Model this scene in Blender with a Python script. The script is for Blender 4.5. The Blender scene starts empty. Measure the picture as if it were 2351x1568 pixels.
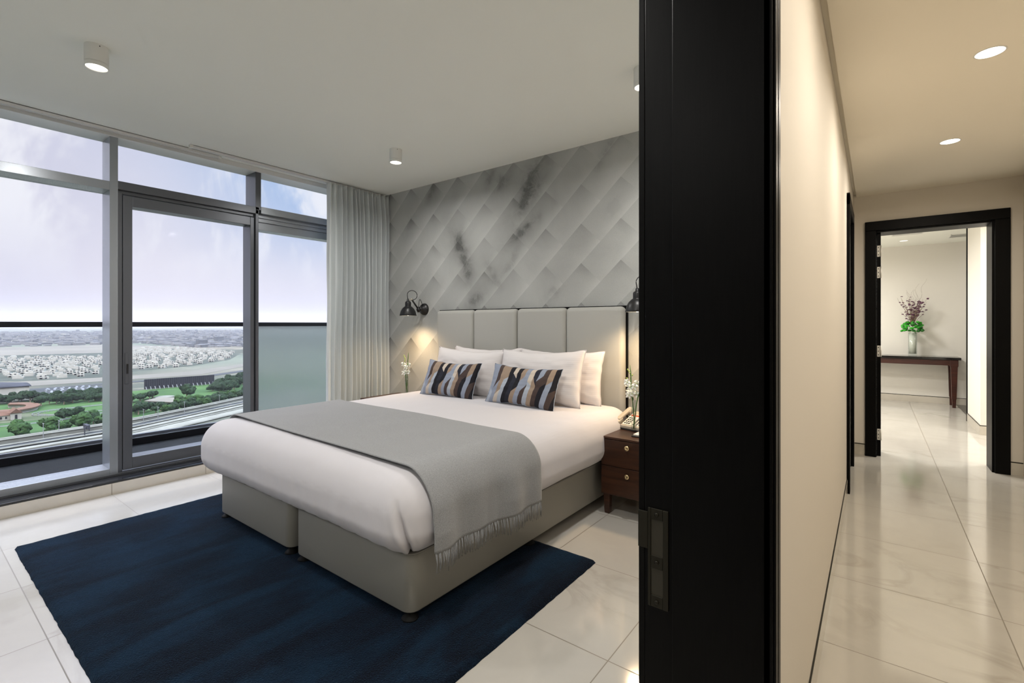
import bpy, bmesh, math, random
from mathutils import Vector, Matrix, noise
PI = math.pi
scene = bpy.context.scene
COL = scene.collection

# ------------------------------------------------------------------ camera
cd = bpy.data.cameras.new('camera')
cam = bpy.data.objects.new('camera', cd); COL.objects.link(cam)
cd.sensor_width = 36.0
cd.lens = 1096.4 / 2351 * 36.0
cd.shift_y = -40.0 / 2351
cd.clip_start = 0.02; cd.clip_end = 40000
cam.location = (0, 0, 1.24)
cam.rotation_euler = (PI / 2, 0, math.radians(37.276))
scene.camera = cam

# ------------------------------------------------------------------ look
scene.view_settings.view_transform = 'Standard'
scene.view_settings.look = 'None'
scene.view_settings.gamma = 1
scene.view_settings.use_curve_mapping = False
scene.view_settings.exposure = 0.0
scene.cycles.use_denoising = True
scene.cycles.max_bounces = 10
scene.cycles.diffuse_bounces = 5
scene.cycles.transparent_max_bounces = 16
scene.cycles.transmission_bounces = 8
scene.cycles.volume_bounces = 0
scene.cycles.sample_clamp_indirect = 4.0
scene.cycles.caustics_reflective = False
scene.cycles.caustics_refractive = False

# ------------------------------------------------------------------ node helper
class NT:
    def __init__(s, tree): s.t = tree; s.n = tree.nodes; s.l = tree.links
    def new(s, t, **kw):
        n = s.n.new(t)
        for k, v in kw.items(): setattr(n, k, v)
        return n
    def put(s, sock, v):
        if isinstance(v, bpy.types.NodeSocket): s.l.new(v, sock)
        elif v is not None:
            if hasattr(sock, 'default_value'):
                try: sock.default_value = v
                except Exception: sock.default_value = tuple(v) + (1,)
    def m(s, op, a, b=None, c=None):
        n = s.new('ShaderNodeMath', operation=op)
        s.put(n.inputs[0], a)
        if b is not None: s.put(n.inputs[1], b)
        if c is not None: s.put(n.inputs[2], c)
        return n.outputs[0]
    def sep(s, v):
        n = s.new('ShaderNodeSeparateXYZ'); s.put(n.inputs[0], v); return n.outputs
    def comb(s, x, y, z=0.0):
        n = s.new('ShaderNodeCombineXYZ')
        s.put(n.inputs[0], x); s.put(n.inputs[1], y); s.put(n.inputs[2], z); return n.outputs[0]
    def noise(s, vec, scale, detail=3, rough=.5, dist=0.0, dim='3D'):
        n = s.new('ShaderNodeTexNoise', noise_dimensions=dim)
        s.put(n.inputs['Vector'], vec); s.put(n.inputs['Scale'], scale)
        s.put(n.inputs['Detail'], detail); s.put(n.inputs['Roughness'], rough); s.put(n.inputs['Distortion'], dist)
        return n.outputs['Fac']
    def ramp(s, f, stops, interp='LINEAR'):
        n = s.new('ShaderNodeValToRGB'); s.put(n.inputs[0], f)
        cr = n.color_ramp; cr.interpolation = interp
        while len(cr.elements) < len(stops): cr.elements.new(.5)
        for e, (p, c) in zip(cr.elements, stops):
            e.position = p; e.color = (c[0], c[1], c[2], 1) if not isinstance(c, (int, float)) else (c, c, c, 1)
        return n.outputs[0]
    def mix(s, f, a, b, mode='MIX'):
        n = s.new('ShaderNodeMix', data_type='RGBA', blend_type=mode)
        s.put(n.inputs[0], f)
        for i, v in ((6, a), (7, b)):
            if isinstance(v, (tuple, list)) and len(v) == 3: v = tuple(v) + (1,)
            s.put(n.inputs[i], v)
        return n.outputs[2]
    def smooth(s, v, a, b, lo=0.0, hi=1.0):
        n = s.new('ShaderNodeMapRange', interpolation_type='SMOOTHSTEP')
        s.put(n.inputs[0], v); s.put(n.inputs[1], a); s.put(n.inputs[2], b); s.put(n.inputs[3], lo); s.put(n.inputs[4], hi)
        return n.outputs[0]
    def bump(s, h, strength=.3, dist=.01):
        n = s.new('ShaderNodeBump'); s.put(n.inputs['Height'], h)
        n.inputs['Strength'].default_value = strength; n.inputs['Distance'].default_value = dist
        return n.outputs[0]
    def mapping(s, vec, scale=(1, 1, 1), rot=(0, 0, 0), loc=(0, 0, 0)):
        n = s.new('ShaderNodeMapping'); s.put(n.inputs[0], vec)
        n.inputs['Location'].default_value = loc; n.inputs['Rotation'].default_value = rot; n.inputs['Scale'].default_value = scale
        return n.outputs[0]

def srgb(r, g, b):
    f = lambda c: (c / 255 / 12.92) if c / 255 <= .04045 else ((c / 255 + .055) / 1.055) ** 2.4
    return (f(r), f(g), f(b))

def mat(name, color=(.5, .5, .5), rough=.5, metal=0.0, spec=.5, **kw):
    m = bpy.data.materials.new(name); m.use_nodes = True
    t = NT(m.node_tree)
    p = m.node_tree.nodes['Principled BSDF']
    p.inputs['Base Color'].default_value = tuple(color) + (1,)
    p.inputs['Roughness'].default_value = rough
    p.inputs['Metallic'].default_value = metal
    p.inputs['Specular IOR Level'].default_value = spec
    for k, v in kw.items(): p.inputs[k.replace('_', ' ')].default_value = v
    m.diffuse_color = tuple(color) + (1,)
    return m, t, p
def objco(t): return t.new('ShaderNodeTexCoord').outputs['Object']

# ------------------------------------------------------------------ world: bright hazy sky with thin cloud
w = bpy.data.worlds.new('sky'); scene.world = w; w.use_nodes = True
t = NT(w.node_tree)
bg = w.node_tree.nodes['Background']
gen = t.new('ShaderNodeTexCoord').outputs['Generated']
dx, dy, dz = t.sep(gen)
elev = t.m('ADD', dz, 0.0)
azi = t.m('DIVIDE', dy, t.m('ADD', t.m('ABSOLUTE', dx), .15))      # 0 straight out, + towards the headboard side
base = t.ramp(elev, [(0.0, srgb(222, 217, 230)), (.10, srgb(224, 221, 233)), (.26, srgb(204, 208, 228)), (.55, srgb(172, 190, 222)), (1.0, srgb(150, 178, 220))])
blue = t.mix(t.m('MULTIPLY', t.smooth(azi, .20, .50), t.smooth(elev, .05, .28, .1, 1.0)), base, srgb(158, 186, 226))
lav = t.mix(t.smooth(azi, .30, .05, 0.0, .8), blue, srgb(204, 202, 220))
mp = t.mapping(gen, scale=(1.6, 4.2, 1.5), rot=(.55, 0, 0), loc=(3.1, 1.3, .4))
n1 = t.noise(mp, 1.6, 6, .55, .7)
n2 = t.noise(t.mapping(gen, scale=(3, 9, 4), rot=(.8, 0, 0)), 2.2, 5, .6, .4)
cl = t.smooth(t.m('ADD', t.m('MULTIPLY', n1, .75), t.m('MULTIPLY', n2, .25)), .45, .58)
cl = t.m('MULTIPLY', cl, t.smooth(elev, .03, .20))
sky = t.mix(t.m('MULTIPLY', cl, .85), lav, srgb(240, 240, 246))
t.put(bg.inputs[0], sky)
hi = t.m('MULTIPLY', 1.04, t.smooth(elev, .36, .75, 1.0, 10.0))                              # sky above the window head boosted, out of view, to light the room
t.put(bg.inputs[1], hi)
w.cycles.sampling_method = 'MANUAL'; w.cycles.sample_map_resolution = 512

def light(name, kind, loc, energy, color, rot=(0, 0, 0), **kw):
    d = bpy.data.lights.new(name, kind); d.energy = energy; d.color = color
    for k, v in kw.items(): setattr(d, k, v)
    o = bpy.data.objects.new(name, d); o.location = loc; o.rotation_euler = rot; COL.objects.link(o)
    return o
light('sun', 'SUN', (0, 0, 50), .9, (1, .93, .82), rot=(math.radians(8), math.radians(52), math.radians(-25)), angle=.02)
pt = light('window_portal', 'AREA', (-4.80, .9, 1.4), 1, (1, 1, 1), rot=(0, math.radians(-90), 0), shape='RECTANGLE', size=2.5, size_y=5.4)
pt.data.cycles.is_portal = True

DL = (1.0, .975, .94); WARM = (1.0, .80, .55)

# ------------------------------------------------------------------ mesh helpers
class B:
    def __init__(s): s.b = bmesh.new(); s.mi = 0
    def _f(s, vs, sm=False):
        try: f = s.b.faces.new(vs)
        except ValueError: return None
        f.material_index = s.mi; f.smooth = sm; return f
    def box(s, x0, x1, y0, y1, z0, z1, M=None):
        P = [(x0, y0, z0), (x1, y0, z0), (x1, y1, z0), (x0, y1, z0), (x0, y0, z1), (x1, y0, z1), (x1, y1, z1), (x0, y1, z1)]
        v = [s.b.verts.new(M @ Vector(p) if M else p) for p in P]
        for q in ((3, 2, 1, 0), (4, 5, 6, 7), (0, 1, 5, 4), (1, 2, 6, 5), (2, 3, 7, 6), (3, 0, 4, 7)): s._f([v[i] for i in q])
        return s
    def lathe(s, prof, c=(0, 0, 0), n=32, M=None, cap=True, sm=True):
        rings = []
        for r, z in prof:
            ring = []
            for i in range(n):
                a = 2 * PI * i / n; p = Vector((c[0] + r * math.cos(a), c[1] + r * math.sin(a), c[2] + z))
                if M: p = M @ p
                ring.append(s.b.verts.new(p))
            rings.append(ring)
        for a, b in zip(rings, rings[1:]):
            for i in range(n): s._f([a[i], a[(i + 1) % n], b[(i + 1) % n], b[i]], sm)
        if cap: s._f(list(reversed(rings[0]))); s._f(rings[-1])
        return s
    def tube(s, pts, r, n=8, sm=True):
        pts = [Vector(p) for p in pts]; rings = []
        R = r if isinstance(r, (list, tuple)) else [r] * len(pts)
        up = Vector((0, 0, 1))
        for i, p in enumerate(pts):
            d = (pts[min(i + 1, len(pts) - 1)] - pts[max(i - 1, 0)]).normalized()
            a = d.cross(up)
            if a.length < .05: a = d.cross(Vector((1, 0, 0)))
            a.normalize(); b = d.cross(a)
            rings.append([s.b.verts.new(p + (a * math.cos(2 * PI * k / n) + b * math.sin(2 * PI * k / n)) * R[i]) for k in range(n)])
        for A, Bq in zip(rings, rings[1:]):
            for k in range(n): s._f([A[k], A[(k + 1) % n], Bq[(k + 1) % n], Bq[k]], sm)
        s._f(rings[0]); s._f(list(reversed(rings[-1])))
        return s
    def ball(s, c, r, sc=(1, 1, 1), sub=2, M=None):
        g = bmesh.ops.create_icosphere(s.b, subdivisions=sub, radius=r)
        for v in g['verts']:
            p = Vector((v.co.x * sc[0], v.co.y * sc[1], v.co.z * sc[2]))
            if M: p = M @ p
            v.co = p + Vector(c)
            for f in v.link_faces: f.smooth = True; f.material_index = s.mi
        return s
    def poly(s, pts, z0, z1):
        lo = [s.b.verts.new((p[0], p[1], z0)) for p in pts]; up = [s.b.verts.new((p[0], p[1], z1)) for p in pts]
        s._f(up); s._f(list(reversed(lo)))
        for i in range(len(pts)): j = (i + 1) % len(pts); s._f([lo[i], lo[j], up[j], up[i]])
        return s
    def grid(s, fn, nu, nv, sm=True, closeu=False):
        V = [[s.b.verts.new(fn(i / nu, j / nv)) for j in range(nv + 1)] for i in range(nu + (0 if closeu else 1))]
        L = len(V)
        for i in range(nu):
            for j in range(nv): s._f([V[i][j], V[(i + 1) % L][j], V[(i + 1) % L][j + 1], V[i][j + 1]], sm)
        return s
    def rbox(s, x0, x1, y0, y1, z0, z1, r, seg=3):
        g = bmesh.ops.create_cube(s.b, size=1)
        for v in g['verts']:
            v.co = Vector(((x0 + x1) / 2 + v.co.x * (x1 - x0), (y0 + y1) / 2 + v.co.y * (y1 - y0), (z0 + z1) / 2 + v.co.z * (z1 - z0)))
        es = list({e for v in g['verts'] for e in v.link_edges})
        bmesh.ops.bevel(s.b, geom=es, offset=r, segments=seg, profile=.5, affect='EDGES', clamp_overlap=True)
        return s

def setp(o, label=None, cat=None, group=None, kind=None):
    if label: o['label'] = label
    if cat: o['category'] = cat
    if group: o['group'] = group
    if kind: o['kind'] = kind
    return o
def obj(name, b, m, parent=None, bevel=0, normals=True, solid=0, label=None):
    if normals: bmesh.ops.recalc_face_normals(b.b, faces=b.b.faces)
    me = bpy.data.meshes.new(name); b.b.to_mesh(me); b.b.free()
    for x in (m if isinstance(m, (list, tuple)) else [m]): me.materials.append(x)
    o = bpy.data.objects.new(name, me); COL.objects.link(o)
    if parent:
        o.parent = parent; o.matrix_parent_inverse = Matrix.Translation(-Vector(root_loc(parent)))
    if bevel:
        md = o.modifiers.new('bevel', 'BEVEL'); md.width = bevel; md.segments = 2; md.limit_method = 'ANGLE'; md.angle_limit = math.radians(40)
        md.harden_normals = False
    if solid:
        md = o.modifiers.new('solid', 'SOLIDIFY'); md.thickness = solid; md.offset = 0
    if label: o['label'] = label
    return o
def root_loc(p):
    # sub-parts sit under parts whose own location is the origin
    while p is not None:
        if p.type == 'EMPTY': return tuple(p.location) if p.parent is None else (0, 0, 0)
        return (0, 0, 0)
def thing(name, loc, label, cat, group=None, kind=None):
    o = bpy.data.objects.new(name, None); o.empty_display_size = .1; COL.objects.link(o); o.location = loc
    return setp(o, label, cat, group, kind)
def struct(name, b, m, parent=None, bevel=0, label=None, cat=None):
    o = obj(name, b, m, parent, bevel)
    if parent is None: o['kind'] = 'structure'; setp(o, label, cat)
    return o
def copy_tree(o, loc, label=None, group=None):
    r = o.copy(); COL.objects.link(r); r.location = loc
    if label: r['label'] = label
    if group: r['group'] = group
    def kids(src, dst):
        for ch in [c for c in src.children]:
            c = ch.copy(); COL.objects.link(c); c.parent = dst; kids(ch, c)
    kids(o, r)
    return r

# ------------------------------------------------------------------ materials
M = {}
def simple(k, c, **kw): M[k] = mat(k, c, **kw)[0]
simple('white_paint', srgb(205, 207, 200), rough=.65)
simple('white_fixture', srgb(225, 225, 220), rough=.45)
simple('rail_white', srgb(214, 214, 212), rough=.4)
simple('black_metal', (.008, .008, .009), rough=.38)
simple('black_plastic', (.012, .012, .013), rough=.35)
simple('granite', (.02, .021, .024), rough=.12)
simple('rail_dark', (.006, .006, .007), rough=.5, spec=.2)
simple('brass', (.78, .62, .36), rough=.22, metal=1.0)
simple('steel', (.72, .68, .60), rough=.3, metal=1.0)
simple('hinge_metal', (.80, .78, .72), rough=.45, metal=.3)
simple('keep_box', (.030, .026, .016), rough=.6, metal=.2)
simple('cup_black', (.006, .006, .006), rough=.6, spec=.15)
simple('bronze', (.016, .014, .008), rough=.45, metal=.6)
simple('petal', srgb(245, 245, 235), rough=.5)
simple('stem', srgb(70, 110, 45), rough=.5)
simple('bud', srgb(165, 190, 95), rough=.5)
simple('leaf_green', srgb(45, 160, 30), rough=.45)
simple('leaf_dark', srgb(30, 95, 28), rough=.5)
simple('purple', srgb(88, 42, 74), rough=.6)
simple('twig', srgb(120, 100, 82), rough=.7)
simple('phone_beige', srgb(176, 166, 150), rough=.45)
simple('phone_face', srgb(226, 222, 215), rough=.45)
simple('phone_red', srgb(190, 84, 48), rough=.45)
simple('paper', srgb(232, 226, 215), rough=.7)
simple('stone_black', (.012, .011, .011), rough=.12)
simple('mirror_dark', (.04, .035, .03), rough=.15)

def mk_alu(name, c, rough):
    m, t, p = mat(name, c, rough=rough, metal=.45)
    n = t.noise(objco(t), 900, 1); t.put(p.inputs['Roughness'], t.smooth(n, .3, .7, rough - .01, rough + .01)); return m
M['alu'] = mk_alu('grey_aluminium', srgb(156, 161, 168), .27)
M['alu_dark'] = mk_alu('dark_grey_aluminium', srgb(96, 99, 105), .32)
def mk_paint(name, c):
    m, t, p = mat(name, c, rough=.7)
    n = t.noise(objco(t), 180, 2); t.put(p.inputs['Normal'], t.bump(n, .05, .001)); return m
M['ceil_bed'] = mk_paint('bedroom_ceiling_paint', srgb(243, 244, 236))
M['ceil_cor'] = mk_paint('corridor_ceiling_paint', srgb(232, 226, 212))
M['wall_cream'] = mk_paint('cream_wall_paint', srgb(212, 206, 196))
M['wall_far'] = mk_paint('far_room_wall_paint', srgb(224, 221, 214))

# black stained wood
m, t, p = mat('black_wood', (.004, .004, .004), rough=.40, spec=.10); M['black_wood'] = m
n = t.noise(t.mapping(objco(t), scale=(60, 60, 2)), 5, 4, .6)
t.put(p.inputs['Base Color'], t.ramp(n, [(.3, (.0010, .0010, .0011)), (.7, (.0030, .0029, .0028))]))
t.put(p.inputs['Normal'], t.bump(n, .12, .001))
# walnut
def wood(name, c0, c1, sc=(1.2, 14, 14), rough=.35):
    m, t, p = mat(name, c1, rough=rough)
    n = t.noise(t.mapping(objco(t), scale=sc), 3, 5, .6, .8)
    t.put(p.inputs['Base Color'], t.ramp(n, [(.3, c0), (.7, c1)])); t.put(p.inputs['Normal'], t.bump(n, .06, .001)); return m
M['walnut'] = wood('walnut', srgb(40, 21, 12), srgb(68, 38, 22))
M['console_wood'] = wood('dark_red_wood', srgb(40, 16, 12), srgb(70, 32, 22))

# marble tiles
def marble(name, c, grid=True, rough=.095, vein=.45):
    m, t, p = mat(name, c, rough=rough, spec=.95)
    co = objco(t); x, y, z = t.sep(co)
    gx = t.m('DIVIDE', t.m('ADD', x, .784), .604); gy = t.m('DIVIDE', t.m('SUBTRACT', y, 2.225), .612)
    if grid:
        ix = t.m('FLOOR', gx); iy = t.m('FLOOR', gy)
        wn = t.new('ShaderNodeTexWhiteNoise', noise_dimensions='2D'); t.put(wn.inputs['Vector'], t.comb(ix, iy))
        off = t.new('ShaderNodeVectorMath', operation='MULTIPLY_ADD')
        t.put(off.inputs[0], wn.outputs['Color']); off.inputs[1].default_value = (7, 7, 7); t.put(off.inputs[2], co); v = off.outputs[0]
    else: v = co
    a = t.noise(t.mapping(v, rot=(0, 0, .5), scale=(1, 1.8, 1)), 1.5, 5, .55, 1.2)
    ridge = t.m('SUBTRACT', 1, t.m('MULTIPLY', t.m('ABSOLUTE', t.m('SUBTRACT', a, .5)), 16))
    ridge = t.m('MAXIMUM', ridge, 0.0)
    msk = t.smooth(t.noise(v, 1.1, 2), .5, .72)
    b = t.noise(v, 3.0, 4, .6, .5)
    vf = t.m('MULTIPLY', t.m('MULTIPLY', ridge, msk), vein)
    c0 = t.mix(t.smooth(b, .3, .75), c, tuple(q * .93 for q in c))
    cc = t.mix(vf, c0, (c[0] * .48, c[1] * .44, c[2] * .38))
    if grid:
        fx = t.m('ABSOLUTE', t.m('SUBTRACT', t.m('FRACT', gx), .5)); fy = t.m('ABSOLUTE', t.m('SUBTRACT', t.m('FRACT', gy), .5))
        g = t.m('GREATER_THAN', t.m('MAXIMUM', fx, fy), .4966)
        cc = t.mix(t.m('MULTIPLY', g, .9), cc, (c[0] * .3, c[1] * .27, c[2] * .22))
        t.put(p.inputs['Roughness'], t.m('ADD', t.m('MULTIPLY', g, .4), rough))
    t.put(p.inputs['Base Color'], cc)
    return m
M['floor'] = marble('polished_marble_tiles', srgb(189, 185, 177))
M['skirt'] = marble('marble_skirting', srgb(196, 190, 178), grid=False, rough=.12)

# wallpaper : lattice of shaded folds with charcoal smudges
m, t, p = mat('patterned_wallpaper', srgb(160, 162, 158), rough=.75, spec=.25); M['wallpaper'] = m
co = objco(t); x, y, z = t.sep(co)
P_ = t.m('DIVIDE', t.m('ADD', x, 2.595), .3455); Q_ = t.m('DIVIDE', t.m('SUBTRACT', 2.377, z), .3205)
s_ = t.m('ADD', P_, Q_); n_ = t.m('FLOOR', s_); w_ = t.m('FRACT', s_)
r_ = t.m('FRACT', t.m('DIVIDE', t.m('SUBTRACT', t.m('SUBTRACT', Q_, P_), n_), 2))
wn = t.new('ShaderNodeTexWhiteNoise', noise_dimensions='2D')
t.put(wn.inputs['Vector'], t.comb(n_, t.m('FLOOR', t.m('DIVIDE', t.m('SUBTRACT', t.m('SUBTRACT', Q_, P_), n_), 2))))
dk = t.m('MULTIPLY', t.m('POWER', t.m('SUBTRACT', 1, w_), 1.3), t.m('POWER', t.m('SUBTRACT', 1, r_), 4.0))
dk = t.m('MULTIPLY', dk, t.m('ADD', .55, t.m('MULTIPLY', wn.outputs['Value'], .8)))
dk = t.m('MULTIPLY', dk, t.smooth(t.noise(co, 1.3, 2), .38, .62, .55, 1.15))
lt = t.m('MULTIPLY', t.m('MULTIPLY', t.m('POWER', w_, 4.0), t.m('SUBTRACT', 1.0, t.m('MULTIPLY', r_, .55))), .10)
grain = t.noise(t.mapping(co, scale=(1, 1, 2.2)), 130, 3, .7)
cloud = t.noise(co, 1.7, 4, .55, .6)
val = t.m('ADD', t.m('SUBTRACT', t.m('ADD', .43, lt), t.m('MULTIPLY', dk, .20)), t.m('MULTIPLY', t.m('SUBTRACT', cloud, .5), .22))
val = t.m('ADD', val, t.m('MULTIPLY', t.m('SUBTRACT', grain, .5), .20))
SM = 0.0
nz = t.noise(co, 9, 5, .65, .4); nzc = t.m('SUBTRACT', nz, .5)
for (sx, sz, ang, la, lb, st) in [(a1, a2, a3, a4 * 1.25, a5 * 1.5, a6) for (a1, a2, a3, a4, a5, a6) in [(-2.40, 2.48, 1.0, .17, .065, 1.0), (-2.46, 2.33, 1.0, .10, .05, .6), (-3.24, 1.97, -1.05, .17, .040, .95), (-3.17, 1.80, -1.35, .13, .035, .7),
                                  (-2.50, 2.06, .55, .15, .03, .95), (-3.06, 1.47, .5, .09, .04, .8), (-2.72, 2.55, .9, .08, .04, .75), (-3.66, 2.60, .95, .08, .03, .7),
                                  (-1.68, 2.60, .95, .10, .03, .7), (-2.87, 2.60, 1.2, .07, .03, .6), (-2.85, 1.72, -1.0, .1, .03, .5), (-2.18, 1.50, .6, .09, .04, .5),
                                  (-4.0, 2.30, .9, .12, .05, .5), (-1.27, .98, .6, .1, .03, .5), (-1.28, 1.22, -.8, .1, .03, .45), (-2.62, 1.80, .9, .12, .03, .45), (-3.28, 2.05, 1.2, .08, .03, .6), (-1.62, 2.15, .8, .1, .05, .3)]]:
    ux = t.m('SUBTRACT', x, sx); uz = t.m('SUBTRACT', z, sz); ca, sa = math.cos(ang), math.sin(ang)
    e1 = t.m('DIVIDE', t.m('ADD', t.m('MULTIPLY', ux, ca), t.m('MULTIPLY', uz, sa)), la)
    e2 = t.m('DIVIDE', t.m('SUBTRACT', t.m('MULTIPLY', uz, ca), t.m('MULTIPLY', ux, sa)), lb)
    d2 = t.m('ADD', t.m('MULTIPLY', e1, e1), t.m('MULTIPLY', e2, e2))
    d2 = t.m('MAXIMUM', t.m('ADD', d2, t.m('MULTIPLY', nzc, 4.2)), 0)
    bl = t.m('DIVIDE', 1, t.m('ADD', 1, t.m('POWER', d2, 1.0)))
    SM = t.m('ADD', SM, t.m('MULTIPLY', bl, .52 * st))
SM = t.m('MULTIPLY', t.m('MINIMUM', SM, .72), t.m('ADD', .45, t.m('MULTIPLY', grain, 1.05)))
val = t.m('MAXIMUM', t.m('MULTIPLY', val, t.m('SUBTRACT', 1.0, SM)), .03)
col = t.new('ShaderNodeCombineColor'); t.put(col.inputs[0], val); t.put(col.inputs[1], t.m('MULTIPLY', val, 1.015)); t.put(col.inputs[2], t.m('MULTIPLY', val, .975))
t.put(p.inputs['Base Color'], col.outputs[0]); t.put(p.inputs['Normal'], t.bump(grain, .25, .002))

# fabrics
def fabric(name, c, scale=900, st=.2, rough=.85, var=.1, sheen=.0):
    m, t, p = mat(name, c, rough=rough, spec=.2, Sheen_Weight=sheen)
    n = t.noise(objco(t), scale, 2); c2 = tuple(q * (1 - var) for q in c)
    t.put(p.inputs['Base Color'], t.mix(n, tuple(min(1, q * (1 + var)) for q in c), c2)); t.put(p.inputs['Normal'], t.bump(n, st, .002)); return m
M['throw'] = fabric('grey_wool', srgb(140, 141, 142), 260, .6, .95, .42, .3)
M['leather'] = fabric('pale_grey_leatherette', srgb(172, 171, 165), 300, .04, .48, .02)
M['divan'] = fabric('divan_leatherette', srgb(146, 144, 137), 300, .05, .42, .02)
M['curtain'] = fabric('pale_grey_curtain_cloth', srgb(216, 221, 222), 700, .1, .85, .04)
m, t, p = mat('white_bed_linen', srgb(232, 229, 230), rough=.8, spec=.2, Sheen_Weight=.2); M['linen'] = m; p.inputs['Base Color'].default_value = srgb(204, 201, 204) + (1,)
co = objco(t); x, y, z = t.sep(co)
st_ = t.m('SINE', t.m('MULTIPLY', x, 420)); nn = t.noise(t.mapping(co, scale=(30, 4, 4)), 3, 3)
t.put(p.inputs['Normal'], t.bump(t.m('ADD', t.m('MULTIPLY', st_, .08), nn), .10, .006))
m, t, p = mat('white_pillow_linen', srgb(234, 231, 230), rough=.8, spec=.2); M['pillow'] = m; p.inputs['Base Color'].default_value = srgb(220, 215, 214) + (1,)
co = objco(t); x, y, z = t.sep(co)
t.put(p.inputs['Normal'], t.bump(t.m('ADD', t.m('MULTIPLY', t.m('SINE', t.m('MULTIPLY', z, 420)), .12), t.noise(co, 14, 3)), .12, .006))

# rug
m, t, p = mat('navy_wool_rug', srgb(20, 38, 62), rough=.95, spec=.1, Sheen_Weight=.12, Sheen_Roughness=.30); M['rug'] = m
p.inputs['Sheen Tint'].default_value = (.25, .5, .85, 1)
co = objco(t)
n1 = t.noise(t.mapping(co, scale=(3, .9, 1)), 2.2, 5, .6, .5); n2 = t.noise(co, 170, 2, .7)
cc = t.mix(t.smooth(n1, .38, .64), srgb(8, 9, 17), srgb(15, 34, 51))
n3 = t.noise(co, 75, 3, .7); cc = t.mix(t.smooth(n2, .5, .8, 0, .8), cc, srgb(30, 50, 74)); cc = t.mix(t.smooth(n3, .45, .75, 0, .5), cc, srgb(4, 8, 18))
t.put(p.inputs['Base Color'], cc); t.put(p.inputs['Normal'], t.bump(n2, .9, .01))

# cushion: vertical bands cut at angles
m, t, p = mat('banded_cushion_cloth', (.5, .5, .5), rough=.8, spec=.2); M['cushion'] = m
uv = t.new('ShaderNodeUVMap').outputs[0]; u, v, _ = t.sep(uv)
bow = t.m('MULTIPLY', t.m('SINE', t.m('MULTIPLY', v, PI * .9)), -.045)
su = t.m('MULTIPLY', t.m('SUBTRACT', t.m('ADD', u, bow), t.m('MULTIPLY', v, .05)), 16.0)
iu = t.m('FLOOR', su); fu = t.m('FRACT', su)
K = [srgb(32, 31, 37), srgb(142, 150, 166), srgb(196, 184, 170), srgb(72, 60, 57), srgb(42, 44, 54), srgb(166, 173, 184), srgb(152, 133, 116)]
#        top, bottom, cut height, slope
BAND = [(1, 4, .2, .2), (1, 5, .3, -.3), (3, 1, .45, .5), (6, 2, .25, .3), (6, 5, .62, .2), (0, 0, .5, 0), (2, 4, .72, -.3), (0, 6, .35, .3), (6, 1, .66, .3), (1, 3, .42, .5), (2, 5, .55, -.2), (4, 6, .62, -.5), (1, 3, .7, .4), (3, 0, .55, .3), (6, 1, .62, .3), (0, 3, .45, .3), (0, 0, .5, -.3)]
idx = t.m('DIVIDE', t.m('ADD', t.m('ADD', iu, 1), .5), len(BAND))
top_ = t.ramp(idx, [(i / len(BAND), K[q[0]]) for i, q in enumerate(BAND)], 'CONSTANT')
bot_ = t.ramp(idx, [(i / len(BAND), K[q[1]]) for i, q in enumerate(BAND)], 'CONSTANT')
cut_ = t.ramp(idx, [(i / len(BAND), q[2]) for i, q in enumerate(BAND)], 'CONSTANT')
slo_ = t.ramp(idx, [(i / len(BAND), q[3] * .5 + .5) for i, q in enumerate(BAND)], 'CONSTANT')
above = t.m('GREATER_THAN', t.m('SUBTRACT', v, t.m('MULTIPLY', t.m('SUBTRACT', fu, .5), t.m('MULTIPLY', t.m('SUBTRACT', slo_, .5), .9))), cut_)
cc = t.mix(above, bot_, top_)
t.put(p.inputs['Base Color'], cc)
t.put(p.inputs['Normal'], t.bump(t.noise(t.new('ShaderNodeTexCoord').outputs['Object'], 500, 2), .15, .001))

def glassy(name, tint=(.96, .98, .98), refl=.06, rough=0.0):
    m = bpy.data.materials.new(name); m.use_nodes = True; t = NT(m.node_tree); m.node_tree.nodes.clear()
    out = t.new('ShaderNodeOutputMaterial'); tr = t.new('ShaderNodeBsdfTransparent'); tr.inputs[0].default_value = tuple(tint) + (1,)
    gl = t.new('ShaderNodeBsdfGlossy'); gl.inputs['Roughness'].default_value = rough
    lw = t.new('ShaderNodeLayerWeight'); lw.inputs[0].default_value = .5
    f = t.m('ADD', refl, t.m('MULTIPLY', t.m('POWER', lw.outputs['Facing'], 4.0), .45 if refl > .03 else .05))
    mx = t.new('ShaderNodeMixShader'); t.put(mx.inputs[0], f); t.l.new(tr.outputs[0], mx.inputs[1]); t.l.new(gl.outputs[0], mx.inputs[2])
    t.l.new(mx.outputs[0], out.inputs[0]); return m
M['glass'] = glassy('window_glass', (.985, .99, .99), .003)
M['vase_glass'] = glassy('clear_vase_glass', (.93, .95, .945), .05)
M['rail_glass'] = glassy('railing_glass', (.95, .97, .97), .005)
m = bpy.data.materials.new('frosted_glass'); m.use_nodes = True; t = NT(m.node_tree); m.node_tree.nodes.clear(); M['frosted'] = m
out = t.new('ShaderNodeOutputMaterial'); rf = t.new('ShaderNodeBsdfRefraction'); rf.inputs['IOR'].default_value = 1.25; rf.inputs['Roughness'].default_value = .22; rf.inputs[0].default_value = (.84, .88, .85, 1)
tl = t.new('ShaderNodeBsdfTranslucent'); tl.inputs[0].default_value = (.36, .40, .375, 1)
mx = t.new('ShaderNodeMixShader'); mx.inputs[0].default_value = .45; t.l.new(rf.outputs[0], mx.inputs[1]); t.l.new(tl.outputs[0], mx.inputs[2]); t.l.new(mx.outputs[0], out.inputs[0])

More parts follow.
